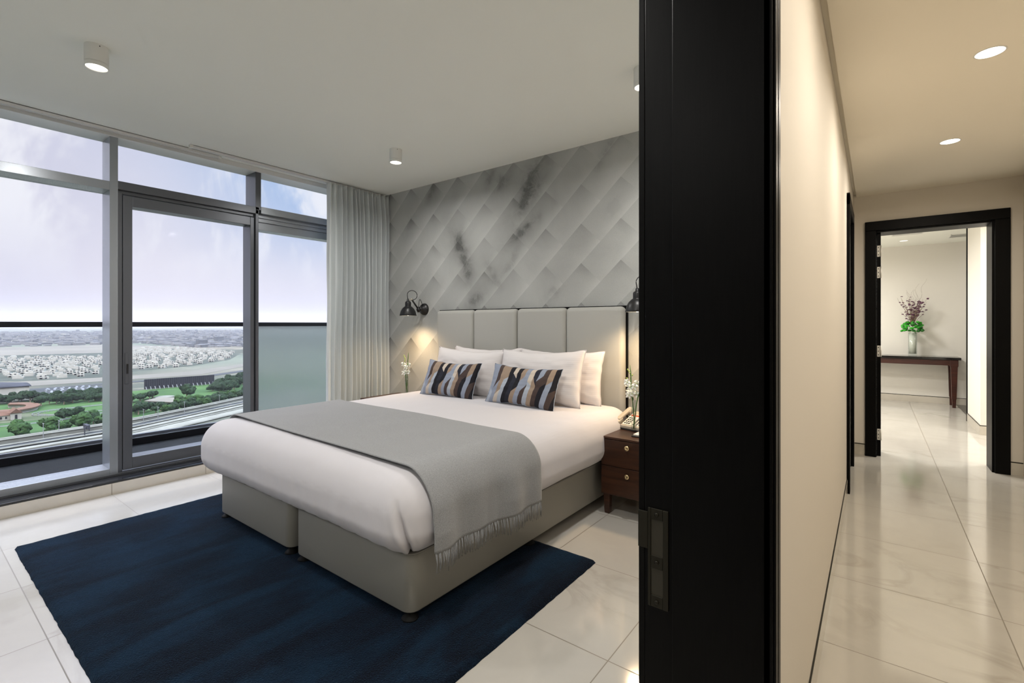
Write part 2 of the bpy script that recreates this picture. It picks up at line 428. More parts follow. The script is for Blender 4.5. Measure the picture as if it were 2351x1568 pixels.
def emit(name, c, s):
    m = bpy.data.materials.new(name); m.use_nodes = True; t = NT(m.node_tree); m.node_tree.nodes.clear()
    out = t.new('ShaderNodeOutputMaterial'); e = t.new('ShaderNodeEmission'); e.inputs[0].default_value = tuple(c) + (1,); e.inputs[1].default_value = s
    t.l.new(e.outputs[0], out.inputs[0]); return m
M['lamp'] = emit('lit_lamp_lens', (1, .93, .82), 9)
M['lamp_soft'] = emit('softly_lit_lamp_lens', (1, .95, .88), 1.6)
M['bulb'] = emit('lit_bulb', (1, .85, .62), 7)

# ------------------------------------------------------------------ room shell
CZ = 2.69; HY = 3.43; FX = -4.56
struct('floor', B().box(-4.50, 3.0, -3.2, 10.1, -.15, 0), M['floor'])
b = B().box(-4.76, -.30, -3.2, HY + .12, CZ, CZ + .25); struct('ceiling', b, M['ceil_bed'])
b = B().box(-.145, 1.1, -2.2, 5.62, 2.453, 2.7); b.box(-.30, -.145, -2.2, 5.62, 2.475, 2.7); struct('ceiling_corridor', b, M['ceil_cor'])
struct('ceiling_far_room', B().box(-2.6, 2.7, 5.62, 10.1, 2.495, 2.7), M['ceil_bed'])
struct('wall_back', B().box(-4.76, -.42, HY, HY + .12, 0, CZ), M['wallpaper'])
struct('wall_front', B().box(-4.76, -.30, -3.2, -3.1, 0, CZ), M['white_paint'])
# wall between bedroom and corridor, with the bedroom doorway and the side doorway
b = B()
b.box(-.40, -.168, 1.03, 4.33, 0, 2.69); b.box(-.40, -.168, -3.1, -.10, 0, 2.69); b.box(-.40, -.168, -.10, 1.03, 2.14, 2.69)
b.box(-.40, -.168, 4.33, 5.12, 2.13, 2.69); b.box(-.40, -.168, 5.12, 5.62, 0, 2.69)
struct('wall_right', b, M['wall_cream'])
struct('wall_corridor_right', B().box(.958, 1.08, -2.2, 5.62, 0, 2.6), M['wall_cream'])
struct('wall_corridor_front', B().box(-.168, .958, -2.2, -2.1, 0, 2.6), M['wall_cream'])
b = B(); b.box(-2.6, .01, 5.62, 5.84, 0, 2.6); b.box(.805, 2.7, 5.62, 5.84, 0, 2.6); b.box(.01, .805, 5.62, 5.84, 2.12, 2.6)
struct('wall_corridor_back', b, M['wall_cream'])
struct('wall_far_back', B().box(-2.6, 2.7, 9.954, 10.08, 0, 2.6), M['wall_far'])
struct('wall_far_left', B().box(-2.6, -2.5, 5.84, 9.954, 0, 2.6), M['wall_far'])
struct('wall_far_right', B().box(2.6, 2.7, 5.84, 9.954, 0, 2.6), M['wall_far'])
struct('wall_far_pier', B().box(.935, 2.6, 7.43, 8.36, 0, 2.495), M['wall_far'])
b = B().box(.925, 1.02, 8.362, 8.40, 0, 2.495); struct('trim_1', b, M['black_wood'])
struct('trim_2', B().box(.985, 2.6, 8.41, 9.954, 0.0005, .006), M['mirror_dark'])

# skirtings: marble strip with a dark shadow line on top
def skirt(name, x0, x1, y0, y1):
    o = struct(name, B().box(x0, x1, y0, y1, 0.0, .10), M['skirt'])
    obj('shadow_line', B().box(x0 + (.001 if x1 - x0 < .05 else 0), x1 - (.001 if x1 - x0 < .05 else 0), y0 + (.001 if y1 - y0 < .05 else 0), y1 - (.001 if y1 - y0 < .05 else 0), .10, .108), M['bronze'], o)
skirt('baseboard_left', -.168, -.162, 1.10, 4.26)
skirt('baseboard_side', -.168, -.162, 5.18, 5.60)
skirt('baseboard_back', -.160, -.08, 5.613, 5.62)
skirt('baseboard_right', .885, .958, 5.613, 5.62)
skirt('baseboard_far', -2.5, 2.6, 9.946, 9.954)
skirt('baseboard_pier', .928, .935, 7.43, 8.36)
skirt('baseboard_pier_front', .928, 2.6, 7.423, 7.43)
# gap strip under the corridor ceiling edge
# ------------------------------------------------------------------ door casings
def casing(name, label, build):
    r = thing(name, (0, 0, 0), label, 'door frame', kind='structure'); build(r); return r
def bed_frame(r):
    b = B()
    b.box(-.340, -.155, 1.000, 1.032, 0, 2.09)            # lining with door stop
    b.box(-.402, -.340, 1.008, 1.032, 0, 2.10)            # rebate for the leaf
    b.box(-.340, -.155, -.10, -.065, 0, 2.09); b.box(-.402, -.340, -.10, -.075, 0, 2.10)
    b.box(-.402, -.155, -.10, 1.032, 2.09, 2.14)
    obj('lining', b, M['black_wood'], r, bevel=.002)
    b = B()
    b.box(-.168, -.152, 1.000, 1.062, 0, 2.14); b.box(-.152, -.147, 1.004, 1.026, 0, 2.14); b.box(-.152, -.147, 1.034, 1.058, 0, 2.14)
    b.box(-.168, -.150, -.16, -.075, 0, 2.14); b.box(-.168, -.150, -.16, 1.062, 2.10, 2.20)
    obj('casing', b, M['black_wood'], r, bevel=.0015)
    b = B(); b.box(-.416, -.402, 1.008, 1.10, 0, 2.2); b.box(-.416, -.402, -.17, -.08, 0, 2.2); b.box(-.416, -.402, -.17, 1.10, 2.11, 2.2)
    obj('casing', b, M['black_wood'], r, bevel=.0015)
    # strike plate let into the rebate, its lip bent into the bedroom
    b = B(); y = 1.0065
    def plate(x0, x1, z0, z1): b.box(x0, x1, y - .002, y + .0025, z0, z1)
    X0, X1 = -.394, -.349
    plate(X0, -.387, .630, .842); plate(-.361, X1, .630, .842)
    for z0, z1 in ((.630, .655), (.713, .741), (.818, .842)): plate(-.387, -.361, z0, z1)
    plate(-.416, X0, .752, .832)
    pl = obj('strike_plate', b, M['bronze'], r, bevel=.0012, label='dark bronze strike plate with lip')
    for z0, z1 in ((.655, .713), (.741, .818)): obj('keep_box', B().box(-.3868, -.3612, y - .0002, y + .0014, z0, z1), M['keep_box'], pl)
    b = B()
    for z in (.642, .727, .830): b.lathe([(.0045, 0), (.0045, .002), (.002, .0028)], n=14, M=Matrix.Translation((-.374, y - .002, z)) @ Matrix.Rotation(PI / 2, 4, 'X'))
    obj('screw', b, M['bronze'], pl)
casing('door_1', 'tall black timber bedroom door frame seen edge on, bronze strike plate low down', bed_frame)
def side_frame(r):
    b = B(); b.box(-.30, -.17, 4.33, 4.36, 0, 2.11); b.box(-.30, -.17, 5.09, 5.12, 0, 2.11); b.box(-.30, -.17, 4.33, 5.12, 2.10, 2.13)
    obj('lining', b, M['black_wood'], r)
    b = B(); b.box(-.168, -.148, 4.26, 4.345, 0, 2.19); b.box(-.168, -.148, 5.105, 5.18, 0, 2.19); b.box(-.168, -.148, 4.26, 5.18, 2.115, 2.20)
    obj('casing', b, M['black_wood'], r, bevel=.002)
    obj('door_leaf', B().box(-.235, -.195, 4.36, 5.09, .005, 2.10), M['black_wood'], r)
casing('door_2', 'narrow black door frame seen edge on along the left corridor wall', side_frame)
def far_frame(r):
    b = B(); y0, y1 = 5.602, 5.858
    b.box(.005, .040, 5.66, y1, 0, 2.105); b.box(-.002, .012, 5.62, 5.66, 0, 2.115); b.box(.775, .805, y0 + .01, y1, 0, 2.105); b.box(.005, .805, 5.62, y1, 2.095, 2.13)
    obj('lining', b, M['black_wood'], r, bevel=.002)
    b = B(); b.box(-.079, .006, 5.590, 5.621, 0, 2.112); b.box(.790, .883, 5.590, 5.621, 0, 2.112); b.box(-.079, .883, 5.590, 5.621, 2.112, 2.197)
    obj('casing', b, M['black_wood'], r, bevel=.004)
    for z in (1.925, 1.725, .986, .204):
        yh = 5.6595
        h = obj('hinge', B().box(.010, .036, yh - .003, yh, z - .052, z + .052), M['hinge_metal'], r, label='bright metal hinge leaf')
        b = B(); b.lathe([(.006, 0), (.006, .104)], c=(.0395, yh - .006, z - .052), n=12); obj('knuckle', b, M['hinge_metal'], h)
        for k in (-.034, 0, .034): obj('screw', B().lathe([(.0045, 0), (.0045, .0012)], n=10, M=Matrix.Translation((.022, yh - .003, z + k)) @ Matrix.Rotation(PI / 2, 4, 'X')), M['black_metal'], h)
casing('door_3', 'black door frame with four hinges open to the room at the corridor end', far_frame)

# ------------------------------------------------------------------ window wall
# tiled upstand and dark sill
struct('trim_3', B().box(-4.60, -4.420, -3.1, HY, 0, .078), marble('marble_upstand', srgb(206, 200, 190), True, .12))
struct('trim_4', B().box(-4.66, -4.428, -3.1, HY, .080, .094), M['granite'], bevel=.002)
struct('trim_5', B().box(-4.60, -4.553, -3.1, HY, .094, .112), M['alu_dark'], bevel=.002)
POST = [(-2.06, -2.01), (-.52, -.47), (1.02, 1.07)]
GX = -4.73
r = thing('window_1', (0, 0, 0), 'large fixed aluminium window with toplight, left end of the window wall', 'window', kind='structure')
b = B()
for a, c in POST[:2]: b.box(GX - .03, FX, a, c, .10, 2.66)
b.box(GX - .03, FX, 1.02, 1.07, .10, 2.66)
b.box(GX - .03, FX, -3.1, 1.02, 2.245, 2.31)
b.box(GX - .03, FX, -3.1, 1.02, .105, .155)
obj('frame', b, M['alu'], r, bevel=.002)
def pane(y0, y1, z0, z1, x, par, m='glass'): return obj('glass_pane', B().box(x - .004, x + .004, y0, y1, z0, z1), M[m], par)
for y0, y1 in ((-3.1, -2.06), (-2.01, -.52), (-.47, 1.02)):
    pane(y0, y1, .155, 2.245, GX + .006, r); pane(y0, y1, 2.31, 2.645, GX + .006, r)
r = thing('door_4', (0, 0, 0), 'grey framed sliding glass balcony door beside the thick mullion', 'sliding door', kind='structure')
b = B()
b.box(GX - .03, FX, 1.07, 2.11, 2.262, 2.325)                         # transom
b.box(GX - .03, FX - .03, 1.07, 2.11, 2.235, 2.262)                   # recessed head track
b.box(GX - .03, FX - .012, 1.07, 1.098, .10, 2.24)
b.box(GX - .03, FX, 2.077, 2.127, 2.30, 2.66); 
b.box(GX - .03, FX, 2.078, 2.105, .10, 2.30)
obj('frame', b, M['alu_dark'], r, bevel=.002)
b = B(); LX0, LX1 = -4.70, FX - .008
b.box(LX0, LX1, 1.101, 1.160, .125, 2.225); b.box(LX0 - .02, LX1, 2.035, 2.068, .125, 2.225)
b.box(LX0, LX1, 1.160, 2.035, 2.148, 2.225); b.box(LX0, LX1, 1.160, 2.035, .125, .213)
lf = obj('door_leaf', b, M['alu_dark'], r, bevel=.003)
b = B(); b.rbox(LX1, LX1 + .006, 1.112, 1.136, .78, 1.02, .003); obj('handle_plate', b, M['alu_dark'], lf)
b = B(); b.box(LX1 + .006, LX1 + .014, 1.122, 1.131, .86, .935); obj('latch', b, M['black_metal'], lf)
pane(1.16, 2.035, .213, 2.148, LX0 + .01, r); pane(1.07, 2.08, 2.325, 2.645, GX + .006, r)
r = thing('window_2', (0, 0, 0), 'fixed aluminium window pane with toplight next to the grey curtain', 'window', kind='structure')
b = B()
b.box(GX - .03, FX, 2.127, HY, 2.272, 2.335); b.box(GX - .03, FX - .05, 2.105, HY, 2.20, 2.272); b.box(GX - .03, FX - .03, 2.105, HY, 2.235, 2.25)
b.box(GX - .03, FX - .06, 2.105, 2.125, .10, 2.2); b.box(GX - .03, FX - .07, 2.105, HY, 2.13, 2.20)
b.box(GX - .03, FX, 3.38, HY, .10, 2.66); b.box(GX - .03, FX - .04, 2.105, HY, .10, .19)
obj('frame', b, M['alu'], r, bevel=.002)
pane(2.125, 3.38, .19, 2.13, GX + .02, r); pane(2.127, 3.38, 2.335, 2.645, GX + .006, r)

struct('trim_8', B().box(GX - .03, FX + .012, -3.1, HY, 2.648, 2.689), M['rail_white'], bevel=.002)
# curtain rails screwed to the ceiling
def rail(y0, y1, x, label):
    r = thing('curtain_rail', (x, y0, CZ), label, 'curtain rail', 'curtain rails along the window head')
    b = B(); b.box(x - .016, x - .004, y0, y1, CZ - .024, CZ - .0005); b.box(x + .004, x + .016, y0, y1, CZ - .024, CZ - .0005); b.box(x - .016, x + .016, y0, y1, CZ - .006, CZ - .0004)
    obj('track', b, M['rail_white'], r, bevel=.001)
    for ye in (y0, y1): obj('end_cap', B().box(x - .017, x + .017, ye - .011, ye + .011, CZ - .026, CZ - .0005), M['white_fixture'], r)
rail(-3.0, 1.75, -4.505, 'long white curtain rail at ceiling above left window')
rail(1.50, 3.40, -4.405, 'shorter white curtain rail at ceiling, ending above the grey curtain')

# ------------------------------------------------------------------ curtain
random.seed(3)
ph = [random.uniform(-.4, .4) for _ in range(60)]
def curtain(u, v):
    z = .015 + v * 2.648
    yy = 2.695 + (3.415 - 2.695) * u
    k = u ** 1.02
    fold = 13.5 * 2 * PI * (k + .012 * math.sin(9 * u + 1.5 * v))
    amp = .058 * (.35 + .65 * min(1, u * 5 + .1)) * (1 - .45 * max(0, (v - .9) / .1))
    env = 1 if u > .16 else (.2 + .8 * u / .16)
    x = -4.36 + amp * env * math.sin(fold) + .012 * math.sin(fold * 1.7 + 2 * v)
    x += .012 * noise.noise(Vector((u * 14, v * 3, 0)))
    if v > .93: x += .010 * math.sin(fold * 3) * (v - .93) / .07
    yy += .010 * math.cos(fold) * env + .010 * noise.noise(Vector((u * 5, v * 4, 7))) + (-.03 * (1 - v) * (1 - u)) * .6
    if u < .02: x -= (.02 - u) * 3 * .6
    return (x, min(yy, 3.42), z)
r = thing('curtain', (-4.36, 3.05, 0), 'floor length pale grey pleated curtain drawn into the corner', 'curtain')
obj('cloth', B().grid(curtain, 420, 60), M['curtain'], r, solid=.003)
for i in range(14):
    y = 2.74 + i * .049; obj('glider_hook', B().tube([(-4.365, y, 2.655), (-4.38, y, 2.667), (-4.405, y, 2.668)], .003, 6), M['white_fixture'], r)

# ------------------------------------------------------------------ balcony
M['balc'] = None
m, t, p = mat('dark_balcony_tiles', srgb(48, 50, 54), rough=.75, spec=.12); M['balc'] = m
co = objco(t); x, y, z = t.sep(co)
fx = t.m('ABSOLUTE', t.m('SUBTRACT', t.m('FRACT', t.m('DIVIDE', x, .42)), .5)); fy = t.m('ABSOLUTE', t.m('SUBTRACT', t.m('FRACT', t.m('DIVIDE', y, .42)), .5))
g = t.m('GREATER_THAN', t.m('MAXIMUM', fx, fy), .492); n = t.noise(co, 14, 5, .65)
cc = t.mix(n, srgb(7, 8, 9), srgb(20, 21, 23)); t.put(p.inputs['Base Color'], t.mix(g, cc, srgb(8, 8, 9))); t.put(p.inputs['Normal'], t.bump(n, .4, .006))
struct('floor_balcony', B().box(-6.22, -4.60, -6, 6.5, -.2, .0), M['balc'])
struct('trim_6', B().box(-6.22, -6.03, -6, 6.5, 0, .072), M['rail_dark'], bevel=.004)
struct('trim_7', B().box(-4.76, -4.64, -3.2, 3.6, 0.0, .10), M['alu_dark'])
struct('wall_facade', B().box(-4.78, -4.5, HY, 9.8, 0.0, 5), M['white_paint'])
r = thing('balcony_railing', (-6.12, 0, .07), 'glass balcony railing with flat black top rail outside the window', 'railing')
b = B().box(-6.155, -6.085, -6, 6.5, 1.212, 1.262); obj('top_rail', b, M['rail_dark'], r, bevel=.004)
b = B().box(-6.14, -6.10, -6, 6.5, .072, .095); obj('base_channel', b, M['alu_dark'], r)
ys = [-6, -4.4, -2.8, -1.2, .4, 2.0]
YF = 2.70
for y0, y1 in zip([-6, -4.2, -2.4, -.5, 1.41], [-4.21, -2.41, -.51, 1.40, YF - .01]):
    obj('glass_panel', B().box(-6.126, -6.114, y0, y1, .085, 1.215), M['rail_glass'], r)
obj('frosted_panel', B().box(-6.126, -6.114, YF, 3.95, .085, 1.215), M['frosted'], r, label='frosted pale green glass panel')
obj('frosted_panel', B().box(-6.126, -6.114, 3.96, 6.4, .085, 1.215), M['frosted'], r, label='frosted pale green glass panel')

# ------------------------------------------------------------------ rug
def rugfn():
    b = B(); x0, x1, y0, y1 = -3.765, -1.155, .432, 2.236
    nx, ny = 130, 90
    def f(u, v):
        x = x0 + (x1 - x0) * u; y = y0 + (y1 - y0) * v
        e = min(u * (x1 - x0), (1 - u) * (x1 - x0), v * (y1 - y0), (1 - v) * (y1 - y0))
        z = .017 if e > .008 else .001
        j = .0035 * noise.noise(Vector((x * 25, y * 25, 3)))
        if e < .02: x += j * (1 if .01 < u < .99 else 1); y += .0035 * noise.noise(Vector((x * 25, y * 25, 9)))
        z += .0012 * noise.noise(Vector((x * 30, y * 30, 0))) if e > .008 else 0
        return (x, y, z)
    us = [0, .004] + [.004 + (.992) * i / nx for i in range(1, nx)] + [.996, 1]
    vs = [0, .0055] + [.0055 + .989 * i / ny for i in range(1, ny)] + [.9945, 1]
    V = [[b.b.verts.new(f(u, v)) for v in vs] for u in us]
    for i in range(len(us) - 1):
        for j in range(len(vs) - 1): b._f([V[i][j], V[i + 1][j], V[i + 1][j + 1], V[i][j + 1]], True)
    return b
setp(obj('rug', rugfn(), M['rug']), 'dark navy blue pile rug under the foot of the bed', 'rug')

# ------------------------------------------------------------------ bed
bed = thing('bed', (-2.48, 2.3, 0), 'double divan bed on two pale grey bases with black cup feet', 'bed')
def divan(x0, x1):
    b = B(); y0, y1 = 1.292, 3.31; z0, z1 = .052, .298; rr = .05
    pts = []
    for cx_, cy_, a0 in ((x1 - rr, y0 + rr, -90), (x1 - rr, y1 - rr, 0), (x0 + rr, y1 - rr, 90), (x0 + rr, y0 + rr, 180)):
        for k in range(7): a = math.radians(a0 + 15 * k); pts.append((cx_ + rr * math.cos(a), cy_ + rr * math.sin(a)))
    b.poly(pts, z0, z1)
    for f in b.b.faces:
        if len(f.verts) == 4: f.smooth = True
    o = obj('divan_base', b, M['divan'], bed, bevel=.006)
    pb = B()
    lo = [(p[0] * 1.0, p[1]) for p in pts]
    pb.tube([(p[0], p[1], z1 - .004) for p in pts] + [(pts[0][0], pts[0][1], z1 - .004)], .004, 6); obj('piping', pb, M['divan'], o)
    for fx_, fy_, zb in ((x0 + .038, y0 + .036, .0175), (x1 - .040, y0 + .034, .0175), (x0 + .04, 2.19, .0175), (x1 - .04, 2.18, .0175), (x0 + .07, y1 - .09, 0), (x1 - .07, y1 - .09, 0)):
        obj('foot', B().lathe([(.036, 0), (.036, .004), (.028, .010), (.016, .022), (.014, .0525)] if zb == 0 else [(.036, 0), (.034, .004), (.024, .012), (.016, .022), (.015, .0350)], c=(fx_, fy_, zb), n=24), M['cup_black'], o, label='black plastic cup foot')
divan(-3.325, -2.455); divan(-2.405, -1.503)
obj('mattress', B().rbox(-3.33, -1.50, 1.30, 3.31, .30, .52, .05), M['linen'], bed)

# duvet, one swollen rounded slab with a folded corner
DX0, DX1, DY0, DY1, DZ0, DZ1 = -3.462, -1.412, 1.190, 3.305, .297, .628
def duvet_pt(d):
    # d is a point on the unit cube surface, spread over the slab
    x = (DX0 + DX1) / 2 + d.x * (DX1 - DX0) / 2; y = (DY0 + DY1) / 2 + d.y * (DY1 - DY0) / 2; z = (DZ0 + DZ1) / 2 + d.z * (DZ1 - DZ0) / 2
    R = .155; rv = .155
    # vertical rounding: pull the sides in near top and bottom
    ex = min(x - DX0, DX1 - x); ey = min(y - DY0, DY1 - y)
    cxp = min(max(x, DX0 + R), DX1 - R); cyp = min(max(y, DY0 + R), DY1 - (.04))
    czp = min(max(z, DZ0 + rv - .035), DZ1 - rv)
    off = Vector((x - cxp, y - cyp, z - czp))
    rz = rv if off.z > 0 else rv - .035; rb = R if y < DY1 - R else .04
    o_ = Vector((off.x / R, off.y / (R if off.y < 0 else .04), off.z / rz))
    if o_.length > 1e-6:
        o_ *= max(abs(o_.x), abs(o_.y), abs(o_.z)) / o_.length
        off = Vector((o_.x * R, o_.y * (R if off.y < 0 else .04), o_.z * rz))
    q = Vector((cxp, cyp, czp)) + off
    # crown and soft wrinkles
    ff = max(0, min(1, (q.z - .46) / .17)); q.z += .012 * math.cos((q.x - (DX0 + DX1) / 2) * 1.5) * ff * ff * (3 - 2 * ff)
    nrm = off.normalized() if off.length > 1e-6 else Vector((0, 0, 1))
    w_ = noise.noise(Vector((q.x * 2.2, q.y * 2.2, q.z * 4))) * .006 + noise.noise(Vector((q.x * 9, q.y * 7, q.z * 5))) * .0025
    if q.z < .5 and q.y < DY0 + .12: w_ += .003 * math.sin(q.x * 60 + 3 * noise.noise(Vector((q.x * 5, 0, q.z * 6)))) * (1 - q.z / .6)
    # folded corner at the foot, camera side
    a = math.atan2(q.y - (DY0 + R), q.x - (DX1 - R))
    if q.x > DX1 - R - .05 and q.y < DY0 + R + .05 and DZ0 - .02 < q.z < .55:
        a0 = math.radians(-58) + (.50 - q.z) * 1.9
        fade = max(0, min(1, (.55 - q.z) / .14))
        w_ += fade * (-.028 * math.exp(-((a - a0) / .07) ** 2) + .007 * math.exp(-((a - a0 + .20) / .16) ** 2) + .0015 * math.sin((a - a0) * 22) * math.exp(-((a - a0) / .4) ** 2))
    return q + nrm * w_
def duvet():
    b = B(); N1, N2, N3 = 280, 240, 60
    def face(fn, nu, nv): b.grid(lambda u, v: duvet_pt(Vector(fn(2 * u - 1, 2 * v - 1))), nu, nv)
    face(lambda u, v: (u, v, 1), N1, N2); face(lambda u, v: (u, v, -1), N1, N2)
    face(lambda u, v: (u, -1, v), N1, N3); face(lambda u, v: (u, 1, v), N1, N3)
    face(lambda u, v: (-1, u, v), N2, N3); face(lambda u, v: (1, u, v), N2, N3)
    bmesh.ops.remove_doubles(b.b, verts=b.b.verts, dist=.0004)
    return b
setp(obj('duvet', duvet(), M['linen']), 'puffy white duvet tucked over the bed, folded at the near corner', 'duvet')
setp(obj('sheet_fold', B().tube([(DX1 - .002 + .012 * math.sin(k * .9), 2.60 + k * .035 - (.012 * k if k < 9 else .1), 0) for k in range(2)], .001), M['linen']), 'x', 'x') if False else None

# throw
TOPZ = DZ1 + .012
def prof(s):
    # s in metres from the right edge of the top, positive going down the right side; returns x, z, normal-ish
    pass
def throw_pt(u, v, far=False):
    # u across the bed 0 left hem .. 1 right hem, v along the bed 0 foot side .. 1 head side
    R = .158; o = .010
    X0, X1 = DX0 - o, DX1 + o; TZ = DZ1 + .021
    arc = R * PI / 2; flat = (X1 - X0) - 2 * R
    hemR = .335 - .02 * v; drop = max(0, (TZ - R) - hemR)
    tot = drop + arc + flat + arc + drop
    s = u * tot
    if s < drop: x, z = X0, hemR + s
    elif s < drop + arc: a = (s - drop) / R; x, z = X0 + R - R * math.cos(a), TZ - R + R * math.sin(a)
    elif s < drop + arc + flat: x, z = X0 + R + (s - drop - arc), TZ
    elif s < drop + 2 * arc + flat: a = (s - drop - arc - flat) / R; x, z = X1 - R + R * math.sin(a), TZ - R + R * math.cos(a)
    else: x, z = X1, TZ - R - (s - drop - 2 * arc - flat)
    ya = 1.385 - .080 * (x - X0) / (X1 - X0) + .008 * math.sin(x * 3); yb = 2.155 - .07 * (x - X0) / (X1 - X0) + .008 * math.sin(x * 5 + 1)
    y = ya + (yb - ya) * v
    z += .004 * math.cos((x - (DX0 + DX1) / 2) * 1.5)
    side = max(0, min(1, (TZ - z - .05) / .2))
    wv = side * (.014 * math.sin(v * 9 + 1.2) + .010 * math.sin(v * 21)) + side * .008
    if x > (X0 + X1) / 2: x += max(-.004, wv)
    else: x -= max(-.004, wv)
    z += .002 * noise.noise(Vector((x * 6, y * 6, 0))) if side == 0 else 0
    return (x, y, z)
tr = setp(obj('throw_blanket', B().grid(lambda u, v: throw_pt(u, v), 240, 90), M['throw'], solid=.005), 'grey wool throw with fringed ends laid across the foot of the bed', 'blanket')
random.seed(5)
b = B()
for side_u, sx in ((1.0, 1), (0.0, -1)):
    for k in range(126):
        v = (k + .5 + random.uniform(-.45, .45)) / 126; x, y, z = throw_pt(side_u, v)
        L = .075 + random.uniform(-.012, .010); dy_ = random.uniform(-.009, .009); dx_ = random.uniform(-.002, .006)
        x0 = x; b.tube([(x0, y, z + .004), (x0 + sx * (.002 + dx_), y + dy_ * .4, z - L * .5), (x0 + sx * dx_, y + dy_, z - L)], [.0017, .0015, .0009], 5)
fr = obj('fringe', b, M['throw'], tr); fr['kind'] = 'stuff'

# pillows
PINCH = .055
def pillow_bm(w, h, th, seed, uv=True, pinch=PINCH, nu=44):
    b = B(); nv = nu
    def P(u, v, s):
        X = w / 2 * u * (1 - pinch * (1 - v * v)); Z = h / 2 * v * (1 - pinch * 2.6 * (1 - u * u))
        q = max(0, (1 - abs(u) ** 3.2)) ** .62 * max(0, (1 - abs(v) ** 2.8)) ** .62
        T = th / 2 * q
        T += q * (.010 * noise.noise(Vector((u * 2.2 + seed, v * 2.2, s))) + .004 * noise.noise(Vector((u * 6 + seed, v * 6, s * 3))))
        ed = (1 - q); T += 0
        X += ed * .005 * noise.noise(Vector((seed, v * 5, 1))); Z += ed * .006 * noise.noise(Vector((u * 5, seed, 2)))
        return (X, s * T, Z)
    uvl = b.b.loops.layers.uv.new('UVMap')
    for s in (-1, 1):
        V = [[b.b.verts.new(P(2 * i / nu - 1, 2 * j / nv - 1, s)) for j in range(nv + 1)] for i in range(nu + 1)]
        for i in range(nu):
            for j in range(nv):
                f = b._f([V[i][j], V[i + 1][j], V[i + 1][j + 1], V[i][j + 1]], True)
                for l, (a, c) in zip(f.loops, ((i, j), (i + 1, j), (i + 1, j + 1), (i, j + 1))): l[uvl].uv = (a / nu, c / nv)
    bmesh.ops.remove_doubles(b.b, verts=b.b.verts, dist=.0005)
    return b
def pillow(name, c, w, h, th, lean, roll, yaw, m, label, cat, grp, seed, hem=None):
    T = Matrix.Translation(c) @ Matrix.Rotation(yaw, 4, 'Z') @ Matrix.Rotation(-lean, 4, 'X') @ Matrix.Rotation(roll, 4, 'Y')
    bb = pillow_bm(w, h, th, seed)
    for v in bb.b.verts: v.co = T @ v.co
    o = setp(obj(name, bb, m), label, cat, grp)
    pts = []
    for k in range(120):
        q = k / 120 * 4; s = int(q); f_ = q - s
        u, v = [(-1 + 2 * f_, -1), (1, -1 + 2 * f_), (1 - 2 * f_, 1), (-1, 1 - 2 * f_)][s]
        X = w / 2 * u * (1 - PINCH * (1 - v * v)); Z = h / 2 * v * (1 - PINCH * 2.6 * (1 - u * u))
        X += .005 * noise.noise(Vector((seed, v * 5, 1))); Z += .006 * noise.noise(Vector((u * 5, seed, 2)))
        pts.append(T @ Vector((X, 0, Z)))
    obj('seam', B().tube(pts + pts[:1], .0022, 5), m, o)
    return o
G = 'white pillows against the headboard'
pillow('pillow', (-2.765, 3.235, .828), .78, .42, .13, math.radians(8), .0, 0, M['pillow'], 'white pillow standing rear left, behind another white pillow', 'pillow', G, 1)
pillow('pillow', (-2.000, 3.235, .828), .78, .42, .13, math.radians(8), .0, 0, M['pillow'], 'white pillow rear right, touching headboard, nearest the nightstand phone', 'pillow', G, 2)
pillow('pillow', (-2.840, 3.075, .822), .77, .42, .16, math.radians(14), .02, .02, M['pillow'], 'front left white pillow directly behind the left banded cushion', 'pillow', G, 3)
pillow('pillow', (-2.080, 3.075, .832), .79, .43, .16, math.radians(14), -.02, -.02, M['pillow'], 'front right white pillow directly behind the right banded cushion', 'pillow', G, 4)
G = 'banded cushions on the bed'
pillow('cushion', (-2.855, 2.885, .775), .625, .32, .13, math.radians(22), .01, -.02, M['cushion'], 'left banded cushion in brown, blue, black and cream on the bed', 'cushion', G, 5)
pillow('cushion', (-2.095, 2.880, .775), .635, .32, .13, math.radians(22), .02, -.01, M['cushion'], 'right banded cushion in brown, blue, black and cream, nearer the nightstand', 'cushion', G, 6)

# headboard
hb = thing('headboard', (-2.48, 3.38, .05), 'tall pale grey padded headboard in four upright panels', 'headboard')
xs = [-3.508, -3.013, -2.503, -2.006, -1.502]
for a, c in zip(xs, xs[1:]):
    b = B(); b.rbox(a + .0005, c - .0005, 3.345, 3.424, .06, 1.374, .036, 6)
    for f in b.b.faces: f.smooth = True
    o = obj('padded_panel', b, M['leather'], hb)
b = B(); b.box(-3.512, -1.496, 3.405, 3.428, .05, 1.381)
obj('back_frame', b, M['black_wood'], hb, label='thin black edge frame')

